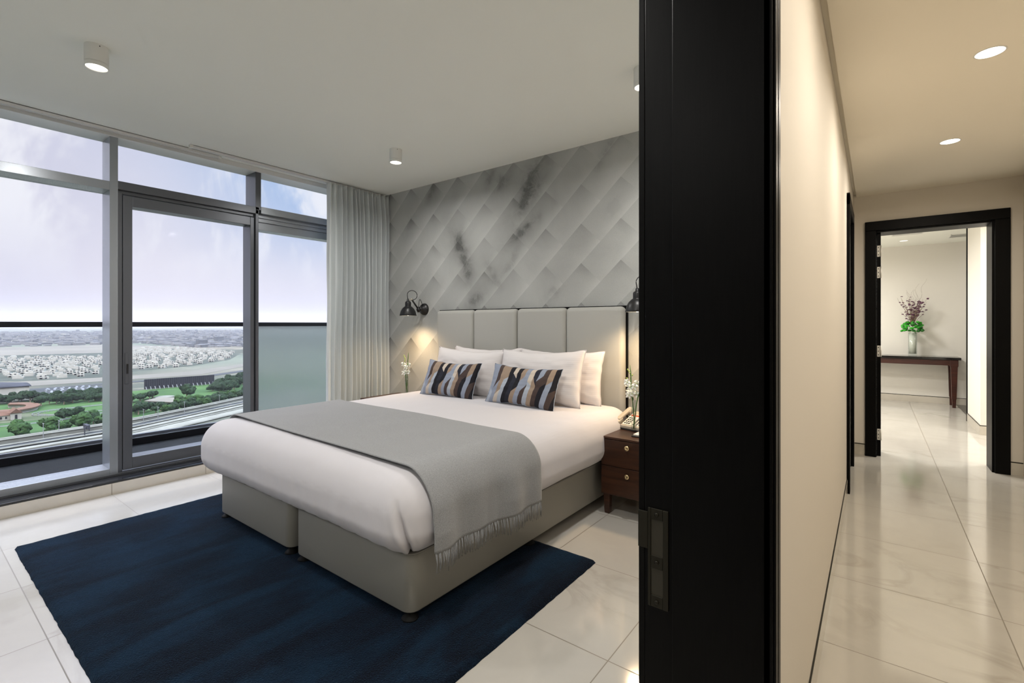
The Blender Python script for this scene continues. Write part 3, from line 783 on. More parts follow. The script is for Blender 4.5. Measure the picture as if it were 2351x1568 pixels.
# ------------------------------------------------------------------ nightstands
def nightstand(x0, label):
    r = thing('nightstand', (x0 + .26, 3.09, 0), label, 'nightstand', 'walnut nightstands beside the bed')
    x1 = x0 + .52; y0, y1 = 2.853, 3.33
    obj('cabinet', B().box(x0, x1, y0 + .012, y1, .128, .494), M['walnut'], r, bevel=.002)
    obj('top', B().box(x0 - .003, x1 + .003, y0 - .002, y1, .494, .508), M['walnut'], r, bevel=.002)
    for z0, z1 in ((.134, .318), (.322, .490)):
        d = obj('drawer', B().box(x0 + .004, x1 - .004, y0, y0 + .012, z0, z1), M['walnut'], r, bevel=.0015)
        zk = .385 * 0 + (z0 + z1) / 2 + (.052 if z0 > .2 else .045) * 0
        zk = .470 if z0 > .2 else .276
        zk = .455 if z0 > .2 else .275
        T = Matrix.Translation((x0 + .19, y0, zk)) @ Matrix.Rotation(PI / 2, 4, 'X')
        obj('knob', B().lathe([(.005, 0), (.005, .012), (.014, .015), (.0165, .021), (.014, .026), (.005, .027), (.004, .024)], n=24, M=T), M['brass'], d, label='round brass knob')
    for lx, ly in ((x0 + .035, y0 + .035), (x1 - .035, y0 + .035), (x0 + .035, y1 - .035), (x1 - .035, y1 - .035)):
        b = B()
        def fr_(z, h): return [b.b.verts.new((lx + sx * h, ly + sy * h, z)) for sx, sy in ((-1, -1), (1, -1), (1, 1), (-1, 1))]
        A = fr_(.130, .021); C = fr_(.045, .017); D = fr_(.044, .019); E_ = fr_(.0, .016)
        for p_, q_ in ((A, C), (C, D), (D, E_)):
            for i in range(4): b._f([p_[i], p_[(i + 1) % 4], q_[(i + 1) % 4], q_[i]])
        b._f(A); b._f(E_)
        obj('leg', b, M['walnut'], r)
    return r
nightstand(-1.438, 'walnut nightstand with two brass-knobbed drawers, carrying the phone')
nightstand(-4.055, 'walnut nightstand by the curtain, only its top edge showing past the bed')

# ------------------------------------------------------------------ orchids in slim vases
def petal(b, c, n, up, L, W):
    n = n.normalized(); up = (up - n * up.dot(n)).normalized(); sd = n.cross(up)
    def f(u, v):
        t_ = u; w_ = W * math.sin(PI * min(1, t_ * .9 + .08)) ** .8 * (2 * v - 1)
        return Vector(c) + up * (L * t_) + sd * w_ + n * (.25 * L * t_ * t_ - 1.5 * w_ * w_ / W)
    b.grid(f, 5, 4)
def orchid(c, seed, label, grp):
    rnd = random.Random(seed); x, y, z = c
    v = setp(obj('vase', B().lathe([(.017, 0), (.0185, .004), (.0185, .215), (.0165, .215), (.0165, .02), (.0, .018)], c=c, n=24, cap=False), M['vase_glass']), label, 'vase', 'slim orchid vases')
    s = thing('orchid_stems', (x, y, z + .02), ('white orchid sprigs with buds in the slim vase beside the phone' if seed == 1 else 'white orchid sprigs on the far nightstand by the curtain'), 'flowers', 'orchid sprigs')
    for k, (dx_, dy_, h) in enumerate([(-.03, .0, .43), (-.012, .01, .26), (.075, -.01, .34)] if seed == 1 else [(.02, .0, .43), (-.05, .01, .30), (.0, -.02, .24)]):
        pts = [(x + dx_ * (q / 8) ** 1.6 + .004 * math.sin(q), y + dy_ * q / 8, z + .022 + h * q / 8) for q in range(9)]
        obj('stem', B().tube(pts, [.0035] * 6 + [.004, .004, .0015], 8), M['stem'], s)
    fl = [(-.035, -.01, .335), (-.022, .0, .30), (-.045, .005, .32), (.0, -.01, .262), (-.02, -.012, .25), (.012, .004, .33), (.01, -.01, .31), (-.038, .01, .26), (.018, 0, .258)]
    for k, (dx_, dy_, dz_) in enumerate(fl):
        b = B(); cc = Vector((x + dx_ + rnd.uniform(-.006, .006), y + dy_ * 2, z + dz_))
        n = Vector((rnd.uniform(-.3, .8), -1, rnd.uniform(-.4, .4))).normalized()
        for q in range(5):
            a = 2 * PI * q / 5 + rnd.uniform(-.2, .2); up = Vector((math.cos(a), 0, math.sin(a)))
            petal(b, cc, n, up, .026, .011)
        b.mi = 1; b.ball(cc + n * .003, .0035, sub=1)
        obj('blossom', b, [M['petal'], M['bud']], s, solid=.0006)
    b = B()
    for k in range(6): b.ball((x - .03 + rnd.uniform(-.02, .02), y, z + .36 + k * .012), .005, (1, 1, 1.5), 1)
    obj('buds', b, M['bud'], s)
orchid((-1.308, 3.085, .508), 1, 'slim clear glass tube vase on the nightstand with the phone', None)
orchid((-3.690, 3.13, .508), 2, 'slim clear glass tube vase on the far nightstand by the curtain', None)

# ------------------------------------------------------------------ telephone and notepad
ph_ = thing('telephone', (-1.34, 3.17, .508), 'beige desk telephone with white keypad and red label on the nightstand', 'telephone')
PM = Matrix.Translation((-1.345, 3.19, .508)) @ Matrix.Rotation(math.radians(-12), 4, 'Z')
def wedge(b, x0, x1, y0, y1, zf, zb, base=0.0):
    P = [(x0, y0, base), (x1, y0, base), (x1, y1, base), (x0, y1, base), (x0, y0, zf), (x1, y0, zf), (x1, y1, zb), (x0, y1, zb)]
    v = [b.b.verts.new(PM @ Vector(p)) for p in P]
    for q in ((3, 2, 1, 0), (4, 5, 6, 7), (0, 1, 5, 4), (1, 2, 6, 5), (2, 3, 7, 6), (3, 0, 4, 7)): b._f([v[i] for i in q])
    return b
obj('phone_body', wedge(B(), -.06, .12, -.09, .09, .030, .105), M['phone_beige'], ph_, bevel=.006)
obj('phone_base', wedge(B(), -.115, .125, -.095, .095, .012, .018), M['black_plastic'], ph_, bevel=.003)
SL = math.atan2(.075, .18)
FM = PM @ Matrix.Translation((0, -.09, .0305)) @ Matrix.Rotation(SL, 4, 'X')
kp = obj('keypad_face', B().box(-.05, .112, .012, .145, 0, .0022, M=FM), M['phone_face'], ph_)
for i in range(3):
    for j in range(4): obj('key', B().box(-.040 + i * .017, -.029 + i * .017, .022 + j * .022, .032 + j * .022, .002, .0052, M=FM), M['black_plastic'], kp)
for i in range(3):
    for j in range(6): obj('key', B().box(.030 + i * .024, .045 + i * .024, .020 + j * .0145, .028 + j * .0145, .002, .0045, M=FM), M['black_plastic'], kp)
obj('label_strip', B().box(-.045, .108, .118, .138, .002, .0035, M=FM), M['phone_red'], kp, label='orange-red label strip')
HM = PM @ Matrix.Translation((-.088, -.09, .040)) @ Matrix.Rotation(SL, 4, 'X')
b = B(); b.rbox(-.024, .024, -.004, .055, -.022, .012, .008); b.rbox(-.024, .024, .135, .20, -.022, .014, .008); b.rbox(-.019, .019, .02, .18, .0, .020, .008)
for v in b.b.verts: v.co = HM @ v.co
obj('handset', b, M['phone_beige'], ph_)
pts = []
for k in range(150):
    a = k * .9; q = k / 150; c0 = Vector((-1.440 - .035 * q, 3.10 - .055 * math.sin(q * PI) + .02 * q, .516 + .001))
    pts.append(c0 + Vector((.004 * math.cos(a) * .3, .0065 * math.cos(a), .0065 * math.sin(a) + .001)))
obj('coiled_cord', B().tube([p_ for p_ in pts if p_.x > -1.4405 - .02], .0016, 5), M['black_plastic'], ph_)
nb = setp(obj('notepad_tray', B().box(-1.262, -1.12, 2.935, 3.085, .5085, .517), M['black_plastic'], bevel=.003), 'black tray holding the white notepad on the nightstand edge', 'tray')
setp(obj('notepad', B().box(-1.252, -1.13, 2.945, 3.075, .5175, .526), M['paper'], bevel=.0015), 'white notepad lying in a black tray on the nightstand', 'notepad')

# ------------------------------------------------------------------ swing arm wall lamps
def wall_lamp(mx, sx, sy, label, power):
    r = thing('wall_lamp', (mx, HY, 1.39), label, 'wall lamp', 'black swing-arm wall lamps')
    T = Matrix.Translation((mx, HY - .0005, 1.395)) @ Matrix.Rotation(PI / 2, 4, 'X')
    obj('wall_mount', B().lathe([(.062, 0), (.062, .008), (.056, .022), (.03, .034), (.018, .05), (.018, .075)], n=36, M=T), M['black_metal'], r)
    e = Vector((mx, HY - .085, 1.390)); k = Vector((sx + (mx - sx) * .1 + .012, sy + .035, 1.492)); s = Vector((sx, sy, 1.325))
    b = B(); b.ball(e, .023, sub=2); b.tube([e + Vector((0, 0, -.028)), e + Vector((0, 0, .028))], .014, 14); obj('elbow_joint', b, M['black_metal'], r)
    b = B(); b.tube([e + (k - e) * .02, k], .0085, 12); obj('arm', b, M['black_metal'], r)
    b = B(); b.ball(k, .013, sub=2); b.tube([k, Vector((sx, sy, 1.478))], .007, 10); obj('knuckle', b, M['steel'], r, label='small polished knuckle joint')
    b = B()
    prof_ = [(.0835, 0), (.0845, .003), (.080, .020), (.073, .045), (.060, .070), (.042, .088), (.030, .096), (.030, .098), (.030, .132), (.026, .142), (.014, .148), (.012, .165), (.007, .17), (0.0005, .17)]
    b.lathe(prof_, c=s, n=48, cap=False); inner = [(.0815, .001), (.077, .020), (.070, .044), (.057, .068), (.040, .085), (.02, .09), (.0005, .092)]
    b.mi = 1; b.lathe(inner, c=s, n=48, cap=False)
    b.mi = 0; b.lathe([(.0835, 0), (.0815, .001)], c=s, n=48, cap=False)
    sh = obj('shade', b, [M['black_metal'], M['white_fixture']], r)
    bl = obj('bulb', B().ball(s + Vector((0, 0, .026)), .026, sub=3), M['bulb'], r, label='lit warm bulb')
    # flex loops
    pts = []; dv = Vector((mx - sx, HY - sy, 0)).normalized(); n0 = Vector((sx, sy, 1.49))
    for q in range(25):
        a = math.radians(190 - 265 * q / 24); c0 = n0 + dv * .052 + Vector((0, 0, .045))
        p_ = c0 + dv * (.062 * math.cos(a)) + Vector((0, 0, .048 * math.sin(a)))
        pts.append(p_)
    pts = [n0 + Vector((0, 0, -.006))] + pts + [k]
    obj('flex', B().tube(pts, .0035, 8), M['black_plastic'], r)
    pts = [e + Vector((0, 0, .02)) + (Vector((mx, HY - .03, 1.43)) - (e + Vector((0, 0, .02)))) * (q / 16) + Vector((0, -.01 * math.sin(q / 16 * PI), .075 * math.sin(q / 16 * PI))) for q in range(17)]
    obj('flex', B().tube(pts, .0032, 8), M['black_plastic'], r)
    L = light('wall_lamp_light', 'SPOT', s + Vector((0, 0, -.004)), power, (1, .70, .40), rot=(math.radians(-8), 0, 0), spot_size=math.radians(150), spot_blend=1.0, shadow_soft_size=.045)
    L.parent = r; L.matrix_parent_inverse = Matrix.Translation(-r.location); L.name = 'lamp_light'
wall_lamp(-3.761, -3.775, 3.218, 'black wall lamp left of the headboard, by the curtain', 36)
wall_lamp(-1.215, -1.338, 3.218, 'black wall lamp right of headboard, half hidden by the door frame', 30)

# ------------------------------------------------------------------ ceiling lights
def surface_spot_or_fill(x, y, label, power, vis=True):
    if vis:
        r = thing('ceiling_spotlight', (x, y, CZ), label, 'ceiling light', 'white cylinder spotlights on the bedroom ceiling')
        b = B(); b.lathe([(.0505, 0), (.0505, -.084), (.0490, -.085), (.0490, -.087), (.0505, -.088), (.0505, -.108), (.046, -.110), (.044, -.104)], c=(x, y, CZ), n=48, cap=False); obj('housing', b, M['white_fixture'], r)
        b = B(); b.lathe([(.0445, -.1045), (.0005, -.1045)], c=(x, y, CZ), n=36, cap=False); obj('lens', b, M['lamp'], r, label='glowing white lens')
        b = B(); a_ = math.atan2(-y, -x); T = Matrix.Translation((x + .0505 * math.cos(a_ + .25), y + .0505 * math.sin(a_ + .25), CZ - .012)) @ Matrix.Rotation(a_ + .25, 4, 'Z') @ Matrix.Rotation(PI / 2, 4, 'Y')
        b.lathe([(.0028, -.001), (.0028, .0012)], n=10, M=T); obj('grub_screw', b, M['black_metal'], r)
    light('ceiling_spot_or_fill_beam', 'AREA', (x, y, CZ - .112), power, DL, shape='DISK', size=.085, spread=math.radians(170))
P1 = 13
surface_spot_or_fill(-3.245, .672, 'white cylinder spotlight on the ceiling nearest the left window', P1)
surface_spot_or_fill(-3.175, 2.575, 'white cylinder spotlight above the bed, by the curtain', P1)
surface_spot_or_fill(-1.050, 2.605, 'white cylinder spotlight at ceiling, clipped by the black door frame', P1)
surface_spot_or_fill(-1.05, .67, '', P1 * 1.6, False); surface_spot_or_fill(-3.2, -1.3, '', P1 * .25, False); surface_spot_or_fill(-1.05, -1.3, '', P1, False)  # added fill lamps without housings, out of view, to brighten the bedroom
DCOL = (1, .90, .76)
def downlight(x, y, z, label, power, rad=.049, vis=True, sz=.09):
    if vis:
        r = thing('recessed_downlight', (x, y, z), label, 'downlight', 'recessed corridor downlights')
        b = B(); b.lathe([(rad + .006, 0.0), (rad + .006, -.0016), (rad, -.0022), (rad, -.0003)], c=(x, y, z), n=48, cap=False); obj('trim_ring', b, M['white_fixture'], r)
        b = B(); b.lathe([(rad, -.0012), (.0005, -.0012)], c=(x, y, z), n=40, cap=False); obj('lens', b, M['lamp'] if power > 1 else M['lamp_soft'], r, label='glowing white lens')
    if power > 1: light('downlight_or_fill_beam', 'AREA', (x, y, z - .006), power, DCOL, shape='DISK', size=sz, spread=math.radians(170))
P2 = 13
downlight(.407, 2.989, 2.453, 'larger looking of the two corridor ceiling downlights, nearer the viewer', P2)
downlight(.394, 4.285, 2.453, 'corridor ceiling downlight nearer the black door frame', P2)
downlight(.40, 1.69, 2.453, '', P2 * .8, vis=False); downlight(.40, .39, 2.453, '', P2 * .7, vis=False)  # unseen fill lamps added over the near corridor, no fixtures
downlight(.339, 9.301, 2.495, 'small ceiling downlight in the room beyond, above the flowers', 0)
DCOL = (1, .965, .92)
downlight(-.9, 8.0, 2.495, '', 56, vis=False, sz=.5); downlight(1.7, 6.7, 2.495, '', 44, vis=False, sz=.5); downlight(-.9, 6.6, 2.495, '', 46, vis=False, sz=.5); downlight(-1.6, 9.0, 2.495, '', 20, vis=False, sz=.5); downlight(1.7, 9.2, 2.495, '', 4, vis=False, sz=.5)  # broad fill lamps added out of sight to brighten the far room

# ------------------------------------------------------------------ far room: console table, flowers, vents
ct = thing('console_table', (.15, 9.75, 0), 'dark red-brown console table with black stone top beyond the doorway', 'table')
obj('table_top', B().box(-.72, 1.0, 9.535, 9.940, .708, .745), M['stone_black'], ct, bevel=.004, label='glossy black stone top')
b = B(); b.box(-.68, .965, 9.560, 9.585, .625, .708); b.box(-.68, .965, 9.90, 9.93, .625, .708); b.box(-.68, -.655, 9.56, 9.93, .625, .708); b.box(.94, .965, 9.56, 9.93, .625, .708)
obj('apron', b, M['console_wood'], ct, bevel=.002)
for xa, xb in ((.245, .655), (-.62, -.10)): obj('drawer_front', B().box(xa, xb, 9.552, 9.560, .635, .700), M['console_wood'], ct)
for lx in (-.64, .925):
    for ly in (9.59, 9.895):
        b = B()
        R_ = []
        for z, h in ((.708, .045), (.62, .045), (.60, .038), (.13, .026), (.125, .022), (0, .019)):
            R_.append([b.b.verts.new((lx + sx * h, ly + sy * h, z)) for sx, sy in ((-1, -1), (1, -1), (1, 1), (-1, 1))])
        for p_, q_ in zip(R_, R_[1:]):
            for i in range(4): b._f([p_[i], p_[(i + 1) % 4], q_[(i + 1) % 4], q_[i]])
        b._f(R_[0]); b._f(R_[-1])
        obj('leg', b, M['console_wood'], ct, bevel=.002)
VX_, VY_ = .462, 9.72
v = setp(obj('glass_vase', B().lathe([(.052, 0), (.055, .004), (.055, .362), (.051, .362), (.051, .03), (.0005, .028)], c=(VX_, VY_, .7455), n=36, cap=False), M['vase_glass']), 'tall clear cylinder vase on the black console top', 'vase')
fa = thing('flower_arrangement', (VX_, VY_, .78), 'green and purple flower arrangement with curly twigs in the cylinder vase', 'flowers')
rnd = random.Random(11)
b = B()
b.tube([(VX_, VY_, .78), (VX_, VY_, 1.12)], [.042, .046], 20); obj('stem_bundle', b, M['petal'], fa, label='pale wrapped stem bundle')
b = B()
for k in range(95):
    a = rnd.uniform(0, 2 * PI); e_ = rnd.uniform(-.45, 1.0); rr = .115 * rnd.uniform(.8, 1.12) * math.sqrt(max(.12, 1 - max(0, e_) ** 2 * .75))
    c = (VX_ + rr * math.cos(a) * 1.1, VY_ + rr * math.sin(a) * .9, 1.175 + .10 * e_)
    b.mi = 0 if rnd.random() < .72 else 1
    R3 = Matrix.Rotation(rnd.uniform(0, 6), 4, 'Z') @ Matrix.Rotation(rnd.uniform(-1, 1), 4, 'X')
    b.ball(c, rnd.uniform(.018, .032), (1, .8, .55), 2, M=R3)
o = obj('green_leaves', b, [M['leaf_green'], M['leaf_dark']], fa, normals=False); o['kind'] = 'stuff'
tw = B(); fb = B()
for k in range(34):
    a = rnd.uniform(0, 2 * PI); sp = rnd.uniform(.05, .20); H_ = rnd.uniform(.22, .46)
    pts = []
    for q in range(8):
        f = q / 7; pts.append(Vector((VX_ + math.cos(a) * sp * f ** 1.2 + .006 * math.sin(q * 2 + k), VY_ + math.sin(a) * sp * .75 * f, 1.2 + H_ * f)))
    tw.tube(pts, [.0022] * 5 + [.0018, .0014, .001], 5)
    for q in range(rnd.randint(3, 6)):
        p_ = pts[rnd.randint(3, 7)] + Vector((rnd.uniform(-.018, .018), rnd.uniform(-.012, .012), rnd.uniform(-.01, .02)))
        fb.ball(p_, rnd.uniform(.007, .014), (1.5, 1, .7), 1)
for k in range(9):
    a = rnd.uniform(0, 2 * PI); pts = []; H_ = rnd.uniform(.5, .78) if k < 3 else rnd.uniform(.4, .6); d1 = rnd.uniform(.05, .16)
    for q in range(22):
        f = q / 21; pts.append(Vector((VX_ + math.cos(a) * d1 * f + .018 * math.sin(q * .9 + k) * (f + .2), VY_ + math.sin(a) * .08 * f + .01 * math.cos(q * .9), 1.2 + H_ * f)))
    tw.tube(pts, [.0022 * (1 - .75 * q / 21) for q in range(22)], 5)
o = obj('twigs', tw, M['twig'], fa); o['kind'] = 'stuff'
o = obj('purple_blooms', fb, M['purple'], fa, normals=False); o['kind'] = 'stuff'
def vent(x0, x1, y0, y1, n, label):
    z = 2.495; r = thing('ceiling_vent', ((x0 + x1) / 2, (y0 + y1) / 2, z), label, 'air vent', 'air vents in the far room ceiling')
    b = B(); b.box(x0, x1, y0, y0 + .012, z - .006, z); b.box(x0, x1, y1 - .012, y1, z - .006, z); b.box(x0, x0 + .012, y0, y1, z - .006, z); b.box(x1 - .012, x1, y0, y1, z - .006, z)
    obj('frame', b, M['white_fixture'], r)
    obj('backing', B().box(x0 + .012, x1 - .012, y0 + .012, y1 - .012, z - .0012, z - .0002), M['black_metal'], r)
    b = B()
    for k in range(n):
        y = y0 + .012 + (y1 - y0 - .024) * (k + .5) / n; b.box(x0 + .012, x1 - .012, y - .012, y + .012, z - .005, z - .0018)
    obj('slats', b, M['white_fixture'], r)
vent(.18, .52, 8.42, 8.70, 5, 'louvred ceiling vent above the flowers, just inside the doorway')
vent(.84, 1.30, 9.05, 9.38, 4, 'ceiling vent at the right, beside the pale pier')

# ------------------------------------------------------------------ the city far below
GZ = -110.0
def flat(name, c, c2=None, sc=.02, rough=.9):
    c = tuple(q * .50 for q in c); c2 = tuple(q * .50 for q in c2) if c2 else None
    m, t, p = mat(name, c, rough=rough, spec=.2)
    n = t.noise(objco(t), sc, 5, .6); c2 = c2 or tuple(q * .8 for q in c)
    t.put(p.inputs['Base Color'], t.mix(t.smooth(n, .35, .65), c, c2)); return m
m, t, p = mat('plain_ground', (.3, .28, .24), rough=.95, spec=.1); M['ground'] = m
co = objco(t)
n1 = t.noise(co, .0016, 5, .6); n2 = t.noise(co, .012, 4, .7); n3 = t.noise(t.mapping(co, scale=(1, .3, 1)), .0007, 3)
cc = t.mix(t.smooth(n1, .4, .6), srgb(98, 93, 82), srgb(70, 71, 62)); cc = t.mix(t.smooth(n2, .52, .66, 0, .55), cc, srgb(130, 120, 104)); cc = t.mix(t.smooth(n3, .5, .65, 0, .5), cc, srgb(96, 106, 92))
t.put(p.inputs['Base Color'], cc)
M['sand'] = flat('pale_sand', srgb(150, 142, 128), srgb(134, 127, 115), .004)
M['grass'] = flat('green_turf', srgb(82, 118, 56), srgb(62, 98, 46), .02)
M['grass2'] = flat('paddock_soil', srgb(112, 116, 88), srgb(84, 98, 62), .03)
M['asphalt'] = flat('asphalt', srgb(84, 86, 88), srgb(72, 74, 76), .05)
M['concrete'] = flat('pale_concrete', srgb(170, 168, 155), srgb(152, 150, 138), .05)
M['treeleaf'] = flat('tree_foliage', srgb(46, 72, 36), srgb(28, 50, 24), .35)
M['treeleaf2'] = flat('bright_foliage', srgb(68, 102, 44), srgb(46, 76, 32), .35)
M['villa'] = flat('villa_white', srgb(232, 226, 212), srgb(212, 206, 192), .05)
M['villa_dark'] = flat('villa_shaded_openings', srgb(56, 56, 60), srgb(50, 50, 54), .1)
M['redroof'] = flat('red_tiled_roof', srgb(140, 104, 84), srgb(126, 92, 74), .3)
M['greyroof'] = flat('grey_roof', srgb(84, 84, 92), srgb(74, 74, 80), .05)
M['slab'] = flat('dark_screen', srgb(52, 50, 60), srgb(44, 42, 52), .2)
M['post'] = flat('pale_post', srgb(180, 180, 178), srgb(165, 165, 165), .2)
M['car'] = flat('car_paint', srgb(220, 222, 226), srgb(160, 162, 168), .08, .4)
struct('ground', B().box(-16000, -60, -9000, 16000, GZ - 2, GZ), M['ground'])
def patch(name, pts, m, h, label, cat, kind='structure'):
    o = obj(name, B().poly(pts, GZ - .5, GZ + h), m); setp(o, label, cat, None, kind); return o
patch('villa_district', [(-1370, 95), (-1285, 270), (-1380, 350), (-1440, 490), (-1600, 650), (-1900, 810), (-2460, 860), (-2800, 780), (-2340, 190)], flat('garden_ground', srgb(92, 96, 84), srgb(70, 76, 64), .03), .2, 'grey green garden ground between the villas', 'ground')
patch('sand_flat', [(-2500, 100), (-2380, 500), (-2600, 900), (-3300, 760), (-3300, 100)], M['sand'], .3, 'pale sand flat beyond the villas', 'sand')
patch('sand_strip', [(-1215, -500), (-1215, 60), (-1190, 290), (-1180, 420), (-1345, 600), (-1700, 980), (-1780, 960), (-1430, 640), (-1275, 430), (-1270, 300), (-1340, 60), (-1340, -500)], M['sand'], .4, 'pale sandy road corridor in front of the villas', 'sand')
patch('road', [(-1130, -500), (-1130, 60), (-1120, 420), (-1300, 720), (-1320, 710), (-1145, 410), (-1150, 60), (-1150, -500)], M['asphalt'], .5, 'grey road in front of the sandy corridor', 'road')
patch('car_park', [(-1060, 95), (-1020, 235), (-1100, 262), (-1140, 110)], M['asphalt'], .6, 'grey car park behind the tree belt', 'car park')
patch('lawn', [(-960, -420), (-665, -420), (-640, 60), (-660, 180), (-730, 330), (-760, 420), (-830, 520), (-1000, 520), (-975, 200)], M['grass'], .25, 'bright green turf between the highway and the trees', 'lawn')
patch('paddock', [(-850, 60), (-780, 60), (-770, 112), (-800, 128), (-850, 108)], M['grass2'], .45, 'worn paddock ground round the farm house', 'paddock')
# highway bridges
def ribbon(name, pts, wd, z0, z1, m, label, cat, edge=True):
    b = B(); L_ = []; R_ = []
    for i, p_ in enumerate(pts):
        a = Vector(pts[max(0, i - 1)]); c = Vector(pts[min(len(pts) - 1, i + 1)]); d = (c - a).normalized(); n = Vector((-d.y, d.x))
        L_.append(Vector(p_) + n * wd / 2); R_.append(Vector(p_) - n * wd / 2)
    b.poly([(q.x, q.y) for q in L_] + [(q.x, q.y) for q in reversed(R_)], z0, z1)
    o = obj(name, b, m); setp(o, label, cat, None, 'structure')
    if edge:
        for S_ in (L_, R_):
            e = B(); e.tube([(q.x, q.y, z1 + .5) for q in S_], 1.0, 4, False); obj('parapet', e, M['concrete'], o)
    return o
hwA = [(-640, -520), (-618, -260), (-612, -60), (-618, 60), (-628, 137), (-640, 168), (-680, 250), (-712, 318), (-790, 440)]
ribbon('highway', hwA, 15, GZ, GZ + 1.2, M['asphalt'], 'grey multi lane highway, upper carriageway below the window', 'road')
ribbon('highway_ramp', [(x_ + 21, y_ - 5) for x_, y_ in hwA], 9, GZ, GZ + 1.5, M['concrete'], 'pale concrete ramp running beside the highway', 'road', False)
ribbon('metro_viaduct', [(-668, -520), (-646, -260), (-640, -60), (-637, 60), (-646, 137), (-659, 176), (-699, 262), (-734, 325), (-812, 448)], 8, GZ, GZ + 5, M['concrete'], 'long pale viaduct deck behind the highway', 'bridge')
ribbon('highway', [(-590, -520), (-568, -260), (-562, -60), (-570, 60), (-578, 137), (-590, 160), (-632, 250), (-664, 320), (-740, 440)], 24, GZ, GZ + .8, M['concrete'], 'broad pale road, lowest carriageway nearest the balcony', 'road')
# fenced tracks
def track(pts, label):
    b = B(); n = 0
    P_ = [Vector((x_, y_, GZ + .4)) for x_, y_ in pts]
    for off in (0, 5):
        Q = []
        for i, p_ in enumerate(P_):
            d = (P_[min(i + 1, len(P_) - 1)] - P_[max(0, i - 1)]).normalized(); Q.append(p_ + Vector((-d.y, d.x, 0)) * off + Vector((0, 0, 1.5)))
        b.tube(Q, .28, 4, False)
        for q in Q[::1]: b.box(q.x - .3, q.x + .3, q.y - .3, q.y + .3, GZ, q.z)
    setp(obj('track_fence', b, M['post']), label, 'fence', 'white track fences on the green')
oval = []
for k in range(41):
    a = PI * .5 + PI * k / 40; oval.append((-812 + 24 * math.sin(a + PI / 2) * 1.0, 128 + 28 * math.cos(a)))
oval = [(-838, 190), (-838, 150)] + [(-811 - 27 * math.cos(PI * k / 20), 135 - 27 * math.sin(PI * k / 20)) for k in range(21)] + [(-784, 150), (-768, 190)]
track(oval, 'curved white fence bending round the green oval')
track([(-745, 60), (-737, 92), (-739, 123), (-752, 150), (-760, 180)], 'white fence line crossing the green near the highway')
# buildings
fh = thing('farm_house', (-803, 88, GZ), 'white farm house with red gabled roof on the green', 'house')
b = B(); b.box(-809, -797, 66, 90, GZ, GZ + 6); b.box(-812, -794, 88, 97, GZ, GZ + 8); obj('walls', b, M['villa'], fh)
b = B()
def gable(b, x0, x1, y0, y1, z, h, axis='y'):
    if axis == 'y': P = [(x0, y0, z), (x1, y0, z), (x1, y1, z), (x0, y1, z), ((x0 + x1) / 2, y0, z + h), ((x0 + x1) / 2, y1, z + h)]; F = [(0, 1, 4), (1, 2, 5, 4), (2, 3, 5), (3, 0, 4, 5), (3, 2, 1, 0)]
    else: P = [(x0, y0, z), (x1, y0, z), (x1, y1, z), (x0, y1, z), (x0, (y0 + y1) / 2, z + h), (x1, (y0 + y1) / 2, z + h)]; F = [(0, 1, 5, 4), (1, 2, 5), (2, 3, 4, 5), (3, 0, 4), (3, 2, 1, 0)]
    v = [b.b.verts.new(p_) for p_ in P]
    for q in F: b._f([v[i] for i in q])
gable(b, -810, -796, 64, 91, GZ + 6, 4); gable(b, -813, -793, 87, 98, GZ + 8, 5, 'x'); obj('roof', b, M['redroof'], fh)
b = B()
for k in range(5): obj('window', B().box(-797.1, -796.7, 68 + k * 4, 69.5 + k * 4, GZ + 2, GZ + 4.5), M['villa_dark'], fh)
obj('doorway', B().box(-794.1, -793.7, 91.5, 93.5, GZ + .5, GZ + 6), M['villa_dark'], fh)
rs = thing('ring_stable', (-885, 92, GZ), 'long curved stable building with terracotta ring roof', 'building')
def ring(b, r0, r1, z0, z1, a0, a1, n=40):
    cx_, cy_ = -885, 92
    for k in range(n):
        A = a0 + (a1 - a0) * k / n; C = a0 + (a1 - a0) * (k + 1) / n
        P = [(cx_ + r * math.cos(q) * 1.35, cy_ + r * math.sin(q), z) for q in (A, C) for r in (r0, r1) for z in (z0, z1)]
        v = [b.b.verts.new(p_) for p_ in P]
        for q in ((0, 1, 3, 2), (4, 6, 7, 5), (0, 4, 5, 1), (2, 3, 7, 6), (1, 5, 7, 3), (0, 2, 6, 4)): b._f([v[i] for i in q])
b = B(); ring(b, 22, 31, GZ, GZ + 4, -PI * .9, PI * .9); obj('walls', b, M['villa'], rs)
b = B(); ring(b, 20, 33, GZ + 4, GZ + 5.4, -PI * .9, PI * .9); obj('roof', b, M['redroof'], rs)
hl = thing('exhibition_hall', (-1090, 108, GZ), 'pale hall with dark grey curved roof at left, behind the trees', 'building')
obj('walls', B().box(-1115, -1060, 40, 138, GZ, GZ + 14), M['villa'], hl)
b = B(); b.grid(lambda u, v: (-1118 + 60 * u, 38 + 102 * v, GZ + 14 + 14 * math.sin(PI * u) ** .7 * (1 - .85 * v)), 16, 12); obj('roof', b, M['greyroof'], hl, solid=1.0)
sb = thing('screen_wall', (-980, 317, GZ), 'long dark slatted screen wall with white braces beside the green', 'screen')
d = Vector((10, 102, 0)).normalized(); n = Vector((d.y, -d.x, 0))
b = B()
def obox(b, o_, d_, n_, L_, W_, z0, z1):
    P = [o_, o_ + d_ * L_, o_ + d_ * L_ + n_ * W_, o_ + n_ * W_]
    lo = [b.b.verts.new((q.x, q.y, z0)) for q in P]; up = [b.b.verts.new((q.x, q.y, z1)) for q in P]
    b._f(lo); b._f(up)
    for i in range(4): j = (i + 1) % 4; b._f([lo[i], lo[j], up[j], up[i]])
o0 = Vector((-985, 266, 0))
obox(b, o0, d, n, 104, 2, GZ + 1, GZ + 17.5); obj('panel', b, M['slab'], sb)
b = B()
